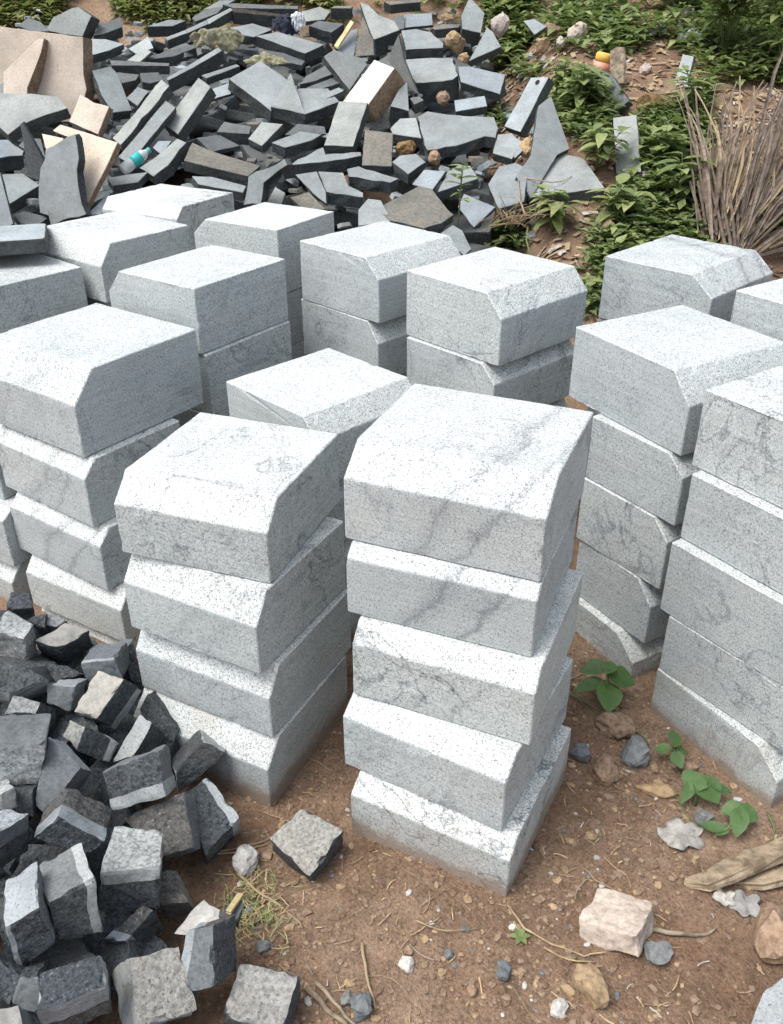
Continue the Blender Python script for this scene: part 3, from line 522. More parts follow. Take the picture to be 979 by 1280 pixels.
# ------------------------------------------------------------------ the rubble heap, back to front
SL, SB, SD, SP, SW = 'slate', 'slate_blue', 'slate_dark', 'slate_pale', 'slate_brown'
SLABS = [
 # back row along the weeds
 ('3',[(490,28),(560,20),(965,38),(960,56),(560,50)],(0,36),58,SD,'long dark slate bar lying along the crest of the heap below the weeds'),
 ('3',[(370,60),(470,2),(570,0),(490,45)],(2,22),55,SL,'short grey slab at the crest, left end of the long dark bar'),
 ('3',[(300,112),(380,58),(495,42),(460,82),(320,135)],(3,28),58,SD,'dark slab under the crest, above the stepped kerb pieces'),
 ('5',[(600,10),(830,-8),(830,12),(640,30)],(0,42),58,SW,'earthy brown slate bar at the top of the heap behind the blue tile'),
 ('5',[(268,50),(290,36),(405,36),(395,52)],(0,52),58,SW,'brown slate block end at the crest beside green weeds'),
 ('5',[(85,72),(200,40),(265,70),(230,122),(110,135)],(0,18),50,SL,'scuffed grey slab at the crest behind the white rag'),
 ('3',[(545,50),(640,58),(888,92),(880,108),(560,76)],(0,54),62,'log_brown','dark rough brown bar below the crest, pointing at the white rag'),
 ('r1',[(65,95),(105,65),(150,80),(185,115),(120,120)],(8,14),55,SD,'small dark slab poking up behind the big beige slab, at far left'),
 ('1',[(285,190),(330,110),(450,50),(490,45),(572,100),(515,228),(400,215)],(42,20),38,SL,'pointed grey slab standing on the crest behind the beige slab'),
 ('1',[(580,222),(620,155),(752,105),(765,168),(640,215)],(5,48),58,SD,'dark tilted slab right of the pointed grey slab on the crest'),
 ('3',[(20,165),(155,122),(262,128),(180,162)],(5,50),60,SL,'grey block with dark rough front at the left crest'),
 ('3',[(130,236),(262,185),(270,205),(148,252)],(5,42),58,SL,'lowest of three stepped kerb pieces below the crest'),
 ('3',[(262,184),(392,124),(404,148),(272,206)],(5,42),58,SL,'middle of three stepped kerb pieces below the crest'),
 ('3',[(393,122),(540,48),(555,62),(406,150)],(5,44),58,SL,'uppermost of three stepped kerb pieces below the crest'),
 ('1',[(800,305),(925,228),(960,300),(850,335)],(6,14),58,SP,'thin pale slab chip in the litter left of the stepped kerb pieces'),
 ('1',[(790,378),(905,300),(948,322),(870,390)],(8,12),55,SL,'thin grey slab chip lying over the long dark bar at left'),
 ('1',[(570,242),(660,244),(775,275),(690,312),(573,345)],(2,42),62,SP,'pale flat slab with dark front just right of the beige slab top'),
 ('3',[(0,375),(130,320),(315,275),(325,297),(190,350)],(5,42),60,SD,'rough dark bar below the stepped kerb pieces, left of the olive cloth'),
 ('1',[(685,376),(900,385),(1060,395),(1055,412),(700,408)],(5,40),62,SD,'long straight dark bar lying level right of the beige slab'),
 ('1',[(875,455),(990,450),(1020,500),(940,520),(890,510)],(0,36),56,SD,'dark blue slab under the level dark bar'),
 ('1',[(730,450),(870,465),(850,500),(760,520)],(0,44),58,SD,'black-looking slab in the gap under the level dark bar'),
 ('1',[(790,610),(860,540),(930,570),(860,660)],(2,34),52,SL,'small grey slab deep in the gap left of the diagonal bars'),
 ('1',[(575,440),(690,412),(735,460),(825,690),(710,702),(640,600)],(-8,44),46,SL,'tall grey slab leaning right of the beige slab'),
 ('3',[(535,172),(680,145),(800,185),(690,230),(600,215)],(0,44),58,SL,'grey slab with twigs on it, just right of the olive cloth'),
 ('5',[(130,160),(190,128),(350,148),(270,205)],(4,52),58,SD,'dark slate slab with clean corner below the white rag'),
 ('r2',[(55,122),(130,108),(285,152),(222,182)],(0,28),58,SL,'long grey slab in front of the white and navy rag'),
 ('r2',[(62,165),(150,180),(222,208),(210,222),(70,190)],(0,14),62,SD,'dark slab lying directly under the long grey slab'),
 ('5',[(300,340),(380,190),(437,180),(410,360)],(0,14),46,SB,'thin bluish sheet standing beside the yellow wood stick'),
 ('5',[(418,355),(465,100),(532,250),(538,345)],(10,6),42,SW,'rough brownish shard standing left of the big pointed slab'),
 ('5',[(450,15),(500,30),(570,95),(665,130),(697,186),(530,250),(490,130)],(6,88),56,SL,'big pointed slate slab with thick dark front, tip reaching the weeds'),
 ('5',[(720,88),(900,80),(906,155),(720,175)],(0,12),44,SB,'bluish square tile standing at the crest'),
 ('7',[(0,172),(60,150),(180,152),(168,170),(20,185)],(0,42),60,SW,'dark brown block right of the bluish square tile'),
 ('5',[(640,130),(690,90),(735,110),(725,180),(690,185)],(0,20),52,SD,'small dark chip between the pointed slab and the square tile'),
 ('5',[(708,190),(800,180),(890,200),(972,270),(968,298),(738,310)],(0,58),60,SL,'flat slate block with a dark spot on top, below the square tile'),
 ('5',[(560,380),(640,330),(720,350),(700,430),(600,430)],(0,20),52,SD,'dark slab hidden behind the white lump'),
 ('5',[(620,372),(690,215),(725,380),(812,590),(770,560)],(10,2),38,SD,'narrow dark sliver standing right of the white lump'),
 ('5',[(725,372),(900,360),(1030,362),(1065,470),(1030,495),(900,510),(800,516)],(8,104),58,SL,'thick slab with rough broken front below the spotted block','rough'),
 ('7',[(190,180),(185,100),(235,-22),(330,80),(305,205)],(-15,72),46,SL,'upright grey wedge at the crest, second from the right of the heap top'),
 ('7',[(230,382),(345,170),(382,200),(432,290)],(8,30),52,SL,'triangular pale grey slab under the small pink rock'),
 ('7',[(162,415),(230,413),(458,465),(425,588),(178,512)],(3,40),50,SB,'bluish rectangular kerb piece on red earth at the right of the heap'),
 ('7',[(140,626),(330,598),(345,662),(150,696)],(0,38),52,SP,'small pale rectangular chip below the bluish kerb piece'),
 # middle
 ('3',[(360,470),(580,400),(600,412),(390,488)],(4,34),60,SL,'rough kerb strip below the olive cloth, above the square block'),
 ('3',[(140,488),(465,295),(488,315),(310,420),(150,502)],(15,58),56,SL,'stepped rough kerb bar running up to the olive cloth'),
 ('r1',[(418,512),(600,295),(628,318),(445,540)],(15,24),54,SL,'long diagonal dark bar with rough side, upper of the diagonal pair','rough'),
 ('r1',[(440,582),(615,372),(652,398),(480,606)],(4,16),50,SL,'long diagonal grey bar behind the turquoise bottle'),
 ('3',[(420,556),(530,516),(545,586),(425,622)],(0,12),44,SP,'pale square block end in the dark hollow'),
 ('r1',[(605,460),(737,288),(782,322),(660,498)],(16,26),48,SL,'diagonal grey slab nearest the dark hollow, ending in a square corner'),
 ('5',[(75,526),(110,475),(245,402),(282,462),(180,502)],(3,24),56,SD,'top one of three slates stacked beside the grey pointed shard'),
 ('5',[(75,575),(120,545),(290,480),(318,520),(100,592)],(3,36),58,SD,'middle one of three slates stacked beside the grey pointed shard'),
 ('5',[(80,637),(320,545),(348,566),(150,655)],(5,46),56,SL,'bottom one of three slates stacked beside the grey pointed shard'),
 ('r2',[(105,362),(222,388),(338,345),(300,300),(200,300)],(0,30),60,SL,'wide slab with thick rim lying under the three stacked slates'),
 ('3',[(530,490),(728,378),(895,495),(795,692)],(-6,55),52,SB,'large bluish square slab overhanging the dark hollow'),
 ('r2',[(108,362),(172,248),(222,386)],(2,12),44,SL,'pointed grey shard leaning on the large bluish slab'),
 ('5',[(225,352),(290,310),(470,365),(495,402),(385,562),(300,450)],(-14,20),46,SL,'tilted grey slab with dirty left edge, left of the white lump'),
 ('5',[(640,662),(690,560),(745,510),(755,692)],(-8,82),54,SL,'grey block with dark front wedged right of the white lump'),
 ('5',[(318,665),(540,372),(665,425),(490,667)],(58,78),50,'white_lump','big white granite lump with rough tan side on the slate heap'),
 ('5',[(760,612),(820,600),(850,625),(790,652)],(4,48),56,SD,'little dark block beside the big flat slab'),
 ('f',[(522,146),(534,139),(560,143),(618,146),(623,160),(620,172),(606,170),(570,182),(534,188),(527,166)],(0,11),60,SL,'widest flat slate slab, broken front, on red earth at the heap foot','rough'),
 ('6',[(640,150),(700,90),(800,85),(835,213),(655,186)],(4,50),56,SL,'grey block with dark front left of the widest flat slab'),
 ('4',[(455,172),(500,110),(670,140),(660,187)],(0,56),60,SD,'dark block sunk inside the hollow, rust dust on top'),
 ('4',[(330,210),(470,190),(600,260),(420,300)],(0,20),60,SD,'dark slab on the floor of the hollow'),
 ('6',[(-20,192),(60,122),(230,140),(240,186),(80,192)],(0,38),58,SD,'dark block half covered below the thick-rimmed slab'),
 ('4',[(650,216),(736,112),(870,125),(736,260)],(8,42),54,SL,'grey brick-shaped piece at the right lip of the hollow'),
 ('6',[(-100,240),(80,170),(210,190),(150,226),(-20,272)],(0,46),60,SL,'curved grey slab running below the brick-shaped piece'),
 ('4',[(250,352),(300,240),(400,285),(540,330),(727,386),(652,452)],(-4,50),60,SW,'long slab with an orange rust stain at the foot of the hollow'),
 ('4',[(300,450),(420,453),(640,512),(620,552),(340,500)],(0,44),60,SL,'grey slab directly under the rust-stained slab'),
 ('6',[(225,258),(318,-18),(497,-10),(407,264)],(9,48),50,SL,'pale rectangular slab below the white lump, rough right side'),
 ('6',[(648,362),(700,320),(800,310),(862,362),(752,437)],(-3,54),56,SL,'grey slab with a brown husk resting on it'),
 ('6',[(480,160),(655,180),(648,388),(463,383)],(0,46),48,SW,'upright brownish grey block in the middle of the heap'),
 ('6',[(-20,388),(220,270),(235,315),(455,300),(460,322),(300,350)],(0,66),62,SL,'long wedge-shaped slab with dark rough front below the pale rectangular slab','rough'),
 ('6',[(368,405),(440,388),(690,465),(640,492),(380,452)],(4,58),60,SL,'slab with stained rough front under the upright brownish block','rough'),
 ('6',[(45,440),(180,420),(235,545),(240,622),(160,562)],(8,16),46,SL,'rough grey slab sloping left of the five-sided slab'),
 ('6',[(190,420),(345,428),(380,510),(470,555),(470,582),(240,550)],(0,60),58,SL,'five-sided grey slab with thick dark front above the white blocks'),
 ('6',[(15,582),(130,548),(235,655),(100,660)],(0,16),54,SW,'small pale brown slab just behind the white blocks'),
 ('6',[(440,760),(440,660),(500,590),(580,600),(650,735)],(0,12),46,SB,'bluish slab standing just behind the back middle granite stack'),
 ('r2',[(12,697),(28,600),(150,540),(160,560),(80,622),(70,695)],(14,3),44,SL,'narrow rough slab standing on edge behind the back white block','rough'),
 ('4',[(720,615),(785,490),(882,555),(850,645)],(8,10),46,SL,'plain grey tile leaning beside the slab on edge'),
 # left foreground of the heap
 ('1',[(-120,150),(518,232),(522,470),(540,560),(520,640),(505,760),(300,760),(-120,740)],(48,8),34,'beige','large beige granite slab standing upright at the left of the heap'),
 ('2',[(500,-60),(590,-10),(682,15),(612,190),(430,110)],(22,16),44,'beige','brown-edged beige block at the foot of the large beige slab'),
 ('1',[(20,470),(20,450),(230,245),(275,238),(255,330),(215,440),(170,550),(165,660),(20,660)],(42,22),40,'beige','pointed beige shard leaning on the large beige slab'),
 ('1',[(-60,420),(0,412),(45,430),(20,480),(-60,490)],(0,14),46,'white_lump','pale chip at the left photo edge beside the pointed beige shard'),
 ('1',[(-40,548),(0,525),(112,462),(110,562),(60,600),(-40,610)],(58,26),42,SB,'grey wedge in front of the pointed beige shard'),
 ('1',[(-60,470),(0,460),(26,482),(0,545),(-60,560)],(4,10),46,SD,'dark chip at the left photo edge above the grey wedge'),
 ('2',[(-100,-65),(200,-66),(365,-45),(422,25),(250,80),(130,130),(50,192),(0,145),(-100,70)],(22,46),54,SL,'large grey slab with dark broken front edge at far left'),
 ('2',[(115,260),(160,210),(255,215),(285,330),(250,340)],(4,14),48,SD,'dark slab filling the gap behind the blade-shaped slab'),
 ('2',[(330,165),(375,128),(735,240),(650,420),(535,645),(515,420),(420,200)],(22,14),40,'beige','big triangular beige slab pointing down behind the grey shard'),
 ('2',[(262,185),(395,213),(400,330),(300,335)],(6,5),40,'beige','small beige slab left of the triangular beige slab'),
 ('2',[(125,125),(140,112),(272,352),(240,478),(185,440),(160,340)],(12,-4),40,SD,'thin dark blade-shaped slab standing on its point'),
 ('2',[(240,600),(245,460),(285,280),(470,185),(492,340),(480,410),(497,560),(540,690),(380,730),(250,680)],(34,12),40,SL,'ragged grey shard standing in front of the triangular beige slab','rough'),
 ('2',[(-60,225),(50,222),(150,290),(142,322),(0,336),(-60,340)],(-2,74),58,SP,'pale stone with rough front at the left photo edge','rough'),
 ('2',[(-60,440),(140,433),(252,506),(56,626),(-60,560)],(8,58),58,SL,'flat square-cut slab at far left above the striped slabs'),
 ('2',[(85,690),(150,668),(305,706),(225,772),(130,742)],(0,32),58,SD,'rough dark piece tucked behind the back-left granite block','rough'),
 ('2',[(280,622),(302,612),(395,722),(320,760)],(6,10),48,SD,'dark pointed slab corner at the foot of the ragged shard'),
 ('2',[(-90,390),(0,430),(82,748),(0,790),(-90,800)],(10,2),40,SB,'bluish slab leaning at the left photo edge behind the striped slabs'),
 ('4',[(-30,400),(60,340),(210,215),(265,240),(150,382),(60,452)],(24,48),54,SL,'long rough-sided stone below the turquoise bottle','rough'),
 ('4',[(55,272),(90,230),(172,230),(112,317)],(2,8),56,SP,'small pale tile lying on the long rough-sided stone'),
 ('2',[(670,463),(790,440),(925,425),(862,487),(700,512)],(8,36),58,SL,'grey kerb end below the turquoise bottle'),
 ('2',[(545,690),(690,545),(670,640),(630,690)],(0,10),54,SP,'pale slab corner just behind the rearmost left granite block'),
 # right foot of the heap
 ('6',[(545,655),(820,510),(900,530),(1000,660),(1035,690),(960,745),(850,776),(640,726)],(-4,40),56,SW,'big brown-stained slab at the heap foot behind the white blocks'),
 ('6',[(775,502),(850,410),(985,418),(900,537)],(4,12),52,SP,'light slab just above the big brown-stained slab'),
 ('8',[(35,550),(95,425),(170,380),(240,385),(289,463)],(4,48),58,SL,'grey slab under the thin sapling at the heap foot'),
 ('8',[(162,640),(200,560),(395,642),(262,772)],(6,14),54,SB,'bluish four-cornered slab right of the sapling'),
 ('8',[(350,500),(420,390),(520,366),(600,400),(575,607),(415,655)],(8,56),56,SL,'cracked pale slab left of the two big weed-covered slabs'),
 ('r3',[(118,570),(165,500),(190,340),(230,310),(290,480),(250,500),(165,640)],(-6,12),48,SL,'tall slab leaning up the bank among the leafy weeds'),
 ('r3',[(165,637),(200,560),(240,490),(335,510),(403,606)],(0,32),58,SL,'broad slab crossed by a creeping stem at the bank foot'),
 ('r3',[(78,408),(165,250),(222,248),(130,427)],(16,18),50,SP,'pale speckled strip with a drilled hole, left of the leafy weeds'),
 ('8',[(380,305),(410,190),(500,180),(560,250),(500,342)],(0,40),56,SL,'grey slab under the small square tile piece'),
 ('8',[(415,256),(500,195),(607,256),(520,336)],(0,16),54,SB,'small square tile piece beside the tan stone'),
 ('r3',[(352,236),(375,220),(425,240),(482,325),(430,362)],(12,12),50,SD,'dark slanted-edge slab pointing down right on the leafy bank'),
 ('r3',[(430,380),(505,370),(520,555),(440,560)],(4,6),46,SL,'flat grey slab standing among weeds under the coconut husk'),
 ('8',[(55,805),(130,755),(190,790),(245,905),(200,945)],(0,10),56,SL,'grey slab corner just behind the granite stacks at centre'),
 ('7',[(570,130),(640,118),(717,165),(640,216)],(2,10),52,SB,'small diamond-shaped pale slab at the top among weeds'),
 ('r3',[(635,85),(645,28),(692,25),(690,88)],(2,10),46,SW,'brownish square block standing at the top right of the bank'),
 ('r3',[(620,290),(655,175),(690,182),(662,292)],(6,4),48,SP,'long pale tile strip lying on the bank near the shrub'),
]
for e in SLABS:
    cr, poly, ext, th, m, lab = e[:6]
    nm = 'granite_slab' if m in ('beige', 'white_lump') else 'slate_slab'
    lf = 1.03 if lab.startswith('large beige') else .99
    so = slab(cr, poly, ext, th, m, lab, lf, rough=1.2 if len(e) > 6 else .55, name=nm)
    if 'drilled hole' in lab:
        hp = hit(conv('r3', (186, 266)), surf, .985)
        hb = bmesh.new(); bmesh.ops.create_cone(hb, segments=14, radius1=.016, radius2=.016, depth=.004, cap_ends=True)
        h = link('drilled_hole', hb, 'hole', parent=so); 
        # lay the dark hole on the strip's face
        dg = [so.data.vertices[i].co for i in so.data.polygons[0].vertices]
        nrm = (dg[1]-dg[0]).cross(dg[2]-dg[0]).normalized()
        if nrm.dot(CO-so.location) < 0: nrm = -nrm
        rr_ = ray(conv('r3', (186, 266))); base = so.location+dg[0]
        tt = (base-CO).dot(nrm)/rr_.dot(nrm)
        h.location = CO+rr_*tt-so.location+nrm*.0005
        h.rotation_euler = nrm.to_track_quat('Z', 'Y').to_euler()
# striped thin slabs on the far-left granite stack
zt16 = STACKS['S16'][0]+sum(b[6-1] for b in STACKS['S16'][1])
for q, (lab, h0, h1_, sh) in enumerate((('lower striped slate slab lying on the far-left granite stack', 0, .045, 0), ('upper striped slate slab lying on another at far left', .046, .10, .012))):
    P = hit((61, 318), lambda x, y: zt16+.002); 
    c1 = hit((60, 317 if q == 0 else 300), lambda x, y: zt16+h0 if q == 0 else zt16+h1_)
    bm = bmesh.new()
    a = .30
    ux = Vector((math.cos(a), math.sin(a), 0)); uy = Vector((-math.sin(a), math.cos(a), 0))
    cr_ = hit((57, 306), lambda x, y: zt16+h0)
    E = [uy*.26*-1, ux*-.55, Vector((0, 0, h1_-h0-.002))]
    P0 = Vector((cr_.x, cr_.y, zt16+h0+.001))+ux*sh+uy*.13
    o = box_obj(P0, E, [SL, 'slate_edge', 'slate_edge', SP if q else SL], lab, None, 'slate_slab', 'stone slab', 'slate slabs in the rubble heap', .25)
# added half-buried filler pieces, coloured dark for the shade in the heap's gaps
for k in range(300):
    y = R.uniform(4.75, 8.1); x = y*R.uniform(-.62, .09)
    z = ground(x, y)+R.choice((.02, .07, .12))
    a = R.uniform(0, 6.3); tl = R.uniform(-.5, .5)
    Mx = Matrix.Rotation(a, 3, 'Z') @ Matrix.Rotation(tl, 3, 'X') @ Matrix.Rotation(R.uniform(-.4, .4), 3, 'Y')
    E = [Mx @ Vector((R.uniform(.3, .6), 0, 0)), Mx @ Vector((0, R.uniform(.25, .42), 0)), Mx @ Vector((0, 0, R.uniform(.06, .1)))]
    P0 = Vector((x, y, z))-(E[0]+E[1])/2
    box_obj(P0, E, [SD, 'slate_edge', 'slate_edge', SD], 'filler slate offcut, darkened for gap shade, half buried between the larger slabs of the heap', None, 'slate_offcut', 'stone slab', 'half buried slate offcuts', .5, seed=k)

# ------------------------------------------------------------------ the cobble pile
g_ = 'cob_grey'
d, s_, m_, h_, t_, w_, b_ = 'cob_dark', 'cob_saw', 'cob_mid', 'cob_ham', 'cob_tan', 'cob_light', 'cob_brown'
# quad of the largest face, push to the far side, (that face, sides across, sides along), band of another finish
COB = [
 ('d1',[(40,200),(65,100),(190,110),(210,205)],(5,60),[d,d,d,d],'dark rough cobble at the back of the pile under the left edge stack',None,1.0),
 ('d1',[(170,260),(290,232),(278,325),(215,300)],(10,40),[d,d,d,d],'dark cobble wedged behind the pale weathered cobble at left',None,1.0),
 ('d1',[(270,300),(300,240),(420,280),(345,322)],(3,40),[g_,g_,g_,g_],'pale cobble chip against the foot of the four-high stack',None,1.0),
 ('d1',[(265,540),(420,560),(530,610),(350,660)],(0,40),[d,d,d,d],'dark filler cobble put in for the shade under the smooth pale-topped cobble',None,1.02),  # filler whose dark colour stands for shade between the cobbles
 ('d1',[(-40,330),(50,215),(215,302),(150,400)],(25,185),[h_,g_,g_,g_],'large pale weathered cobble at the back left of the pile',None,.99),
 ('d1',[(210,400),(375,447),(560,332),(402,290)],(35,112),[t_,d,d,d],'cobble with smooth pale top at the back of the pile',None,.985),
 ('d1',[(760,490),(832,398),(884,668),(825,660)],(-50,-15),[d,m_,d,d],'dark cobble touching the four-high stack front',None,1.0),
 ('d1',[(503,548),(702,523),(748,662),(540,668)],(82,-118),[m_,m_,m_,m_],'grey cobble with a bright upper edge at the back of the pile',(2,-1,.13,s_),.985),
 ('d1',[(-20,710),(185,570),(264,628),(15,722)],(8,66),[d,s_,s_,d],'dark cobble with a light sawn strip below the pale weathered one',None,.99),
 ('d1',[(286,688),(472,680),(440,852),(288,795)],(62,-32),[m_,s_,s_,m_],'cobble outlined by pale edges left of the tan-topped cobble',None,1.0),
 ('d1',[(25,862),(92,745),(242,785),(222,857)],(130,48),[g_,d,d,d],'flat pale-topped cobble behind the dirty grey one at left edge',None,.995),
 ('d2',[(220,430),(272,338),(466,558),(395,726)],(24,-16),[d,m_,d,d],'dark cobble between the tan-topped one and the granite stack',None,1.0),
 ('d3',[(395,97),(432,-2),(532,43),(470,182)],(218,98),[g_,d,d,s_],'cobble with pale patch on top under the tan-topped cobble',(2,.74,1.1,s_),.99),
 ('d2',[(40,772),(182,722),(305,520),(225,468)],(100,82),[s_,d,d,d],'cobble with long light sawn face beside the tan-topped one',None,.985),
 ('d1',[(450,852),(605,897),(777,640),(610,593)],(128,72),[t_,d,d,s_],'tan-topped cobble with rough dark side, highest in the pile',(2,.68,1.1,s_),.965),
 ('d3',[(-70,170),(285,153),(243,417),(-70,412)],(44,-205),[h_,m_,g_,g_],'dirty grey cobble at the left photo edge, flat face to the front',None,.975),
 ('d3',[(300,98),(497,293),(300,594),(212,520)],(78,14),[m_,s_,m_,m_],'smooth dark cobble standing on its corner',None,.975),
 ('d2',[(440,832),(620,635),(765,705),(472,957)],(-28,-92),[d,d,s_,s_],'dark cobble with light sawn top beside the dusty bottom block',None,.985),
 ('d3',[(95,425),(205,425),(205,592),(95,560)],(30,-20),[d,d,d,d],'dark shaded cobble under the dirty grey one',None,1.0),
 ('d3',[(8,470),(80,430),(90,556),(8,560)],(-40,-40),[m_,h_,m_,m_],'little grey cobble below the dirty grey one at left edge',None,.98),
 ('d6',[(165,470),(545,298),(606,652),(420,705)],(58,10),[b_,m_,m_,b_],'brownish dark cobble under the big speckled one',None,.99),
 ('d6',[(560,300),(700,193),(902,460),(680,692)],(8,42),[d,d,d,d],'dark cobble with a bright strip on the right edge of the pile',(0,.76,1.1,s_),.985),
 ('d6',[(35,177),(388,40),(438,328),(105,421)],(56,-42),[d,m_,m_,m_],'big speckled dark cobble with a light strip along its bottom',(1,.70,1.1,s_),.955),
 ('d5',[(60,60),(205,33),(286,236),(80,256)],(48,86),[b_,m_,m_,m_],'brownish cobble low at the right, behind the torn pale chip',None,1.0),
 ('d3',[(203,742),(360,598),(648,765),(560,838)],(62,-192),[d,b_,b_,b_],'tilted cobble with a light band across its middle',(2,-1,.42,s_),.97),
 ('d4',[(640,465),(880,260),(957,290),(778,486)],(82,112),[b_,d,d,d],'dark cobble with a bright corner below the bush-hammered one',(0,-1,.26,s_),1.0),
 ('d6',[(18,797),(108,512),(425,535),(398,772)],(-5,250),[h_,d,d,d],'bright bush-hammered cobble with a sawn band over dark sides',(2,-1,.34,s_),.955),
 ('d3',[(-100,600),(-20,712),(180,582),(60,553)],(10,232),[h_,d,d,d],'cobble with pale top cut off by the left photo edge',(2,-1,.38,m_),.96),
 ('d4',[(30,397),(242,266),(352,492),(108,672)],(-10,-292),[d,s_,m_,m_],'cobble with a light strip on its left, at the lower left edge',(0,-1,.17,s_),.965),
 ('d4',[(300,240),(582,90),(657,442),(370,494)],(-72,-236),[d,m_,m_,m_],'cobble with two dark faces and a light strip on its right side',(0,.78,1.1,s_),.955),
 ('d4',[(-30,570),(130,700),(60,882),(-50,800)],(90,-60),[d,d,d,d],'dark bluish cobble in the lower left corner shade',None,1.0),
 ('d4',[(130,702),(242,690),(236,935),(60,872)],(30,-60),[m_,d,d,d],'smooth dark cobble beside the wide-banded one, bottom left',None,.995),
 ('f',[(-22,1264),(24,1256),(30,1302),(-12,1312)],(14,8),[t_,m_,m_,m_],'dusty beige-topped cobble at the bottom left corner',None,.97),
 ('d4',[(232,927),(656,765),(632,560),(240,672)],(62,160),[d,b_,d,d],'dark-topped cobble with wide bright band, bottom left of the photo',(2,-1,.52,s_),.96),
 ('f',[(158,1200),(224,1182),(248,1263),(176,1285)],(-11,6),[w_,s_,s_,w_],'large grainy grey-brown cobble at the bottom of the pile',None,.985),
 ('d5',[(252,425),(432,388),(434,772),(208,806)],(150,-92),[m_,b_,d,d],'upright speckled cobble with a white strip under the torn chip',(0,-1,.28,s_),.96),
 ('f',[(276,1268),(300,1203),(374,1218),(352,1297)],(6,26),[w_,d,d,d],'light grainy cobble at the bottom, rightmost of the pile',None,.985),
]
for cr, quad, ext, mats, lab, band, lf in COB:
    cobble(cr, quad, ext, mats, lab, band, lf)
cobble('d7',[(380,340),(640,582),(846,289),(583,145)],(10,56),[w_,d,d,d],'single grainy cobble on bare earth left of the five-high front stack',None,1.0,.085,.10,group='single stones on the earth',fn=ground)
boxstone('f',(797,1170),(722,1150),(818,1126),(798,1199),['pinkish','pinkish','pinkish'],'pinkish white squared stone on the earth in front of the right stacks',None,up=.07,size=.10,group='single stones on the earth',rough=1.3)
cobble('f',[(932,1296),(956,1238),(992,1212),(990,1300)],(-4,12),['cob_saw','cob_saw','cob_saw','cob_saw'],'whitish sawn stone corner at the bottom right photo corner',None,.98,.05,.08,group='single stones on the earth',rough=.4,fn=ground)
for k in range(190):  # mostly hidden filler cobbles, added so that the pile's gaps stay dark
    for _ in range(50):
        y = R.uniform(.85, 2.15); x = R.uniform(-1.6, -.35)
        if pile(x, y) > .09 and y < 1.9: break
    z = max(ground(x, y), pile(x, y)*R.uniform(.35, .9)-.055)
    Mx = Matrix.Rotation(R.uniform(0, 6), 3, 'Z') @ Matrix.Rotation(R.uniform(-.5, .5), 3, 'X') @ Matrix.Rotation(R.uniform(-.4, .4), 3, 'Y')
    E = [Mx @ Vector((.115, 0, 0)), Mx @ Vector((0, .11, 0)), Mx @ Vector((0, 0, .09))]
    box_obj(Vector((x, y, z))-(E[0]+E[1])/2, E, [d, d, m_, d], 'dark filler cobble buried in the shade under the other cobbles of the pile', None, 'cobble', 'cobble', 'buried cobbles of the pile', 1.0, seed=900+k)

def crumbs():
    rr = random.Random(91); bm = bmesh.new()
    for k in range(900):
        y = rr.uniform(4.6, 8.3); x = y*rr.uniform(-.55, .16); z = surf(x, y)-rr.uniform(.02, .2)
        if x/y > .10: z = ground(x, y)+.005
        a, w = rr.uniform(.015, .06), rr.uniform(.4, .9)
        Mx = Matrix.Rotation(rr.uniform(0, 6.3), 3, 'Z') @ Matrix.Rotation(rr.uniform(-.6, .6), 3, 'X')
        n = rr.randint(4, 6); top = []; bot = []
        for i in range(n):
            q = Vector((math.cos(2*PI*i/n+rr.uniform(-.3, .3))*a, math.sin(2*PI*i/n+rr.uniform(-.3, .3))*a*w, 0))
            top.append(bm.verts.new(Vector((x, y, z))+Mx @ (q+Vector((0, 0, a*.5))))); bot.append(bm.verts.new(Vector((x, y, z))+Mx @ (q*1.1)))
        mi = rr.choice((0, 0, 1, 2, 3))
        for f in [top, bot[::-1]]+[[bot[i], bot[(i+1) % n], top[(i+1) % n], top[i]] for i in range(n)]:
            bm.faces.new(f).material_index = mi
    link('slate_crumbs', bm, [SL, 'slate_edge', SW, SP], kind='stuff')
crumbs()
# ------------------------------------------------------------------ loose stones and small things
G2 = 'loose stones on the earth'
RK = [((738,1236),44,50,'tanrock','yellowish flat stone at the bottom edge below the pinkish stone'),((820,1196),42,30,'bluerock','blue-grey slate chip touching the pinkish stone'),
 ((629,1219),22,24,'bluerock','small bluish stone on bare earth at bottom centre'),((509,1208),22,18,'palerock','small pale stone on bare earth at bottom centre'),
 ((452,1262),34,34,'bluerock','bluish stone at the bottom edge near dry twigs'),((434,1250),20,16,'bluerock','little bluish chip beside the bluish stone at the bottom edge'),
 ((698,1262),26,20,'palerock','little pale stone at the bottom edge'),((968,1180),62,76,'brownrock','rounded brown stone at the right edge below the bark piece'),
 ((755,968),36,34,'brownrock','rounded tan stone between the front stack and the right stack'),((725,945),30,22,'bluerock','dark grey stone near the right side of the front stack'),
 ((795,948),40,38,'bluerock','blue-grey flat stone by the small sprout'),((770,912),50,36,'brownrock','flat brown stone under the leafy weed'),
 ((822,990),58,18,'tanrock','orange-brown flat stone right of the tan stone'),((817,963),14,14,'tanrock','little orange pebble beside the small sprout'),
 ((310,1080),36,34,'palerock','white quartz chunk left of the single cobble'),((880,1025),26,20,'bluerock','grey stone next to the dead leaf'),
 ((863,962),24,18,'brownrock','brown stone between sprout and broad leaf'),((312,1140),12,12,'bluerock','tiny bluish chip below the quartz chunk'),
 ((330,1185),18,16,'bluerock','small dark chip right of the torn pale chip'),((590,1240),14,14,'brownrock','small brown stone at bottom centre'),
 ((510,1190),12,12,'brownrock','tiny brown stone near the pale stone at bottom centre'),((640,1160),12,8,'palerock','tiny pale chip below the front stack'),((560,1195),14,12,'bluerock','tiny dark blue chip below the front stack')]
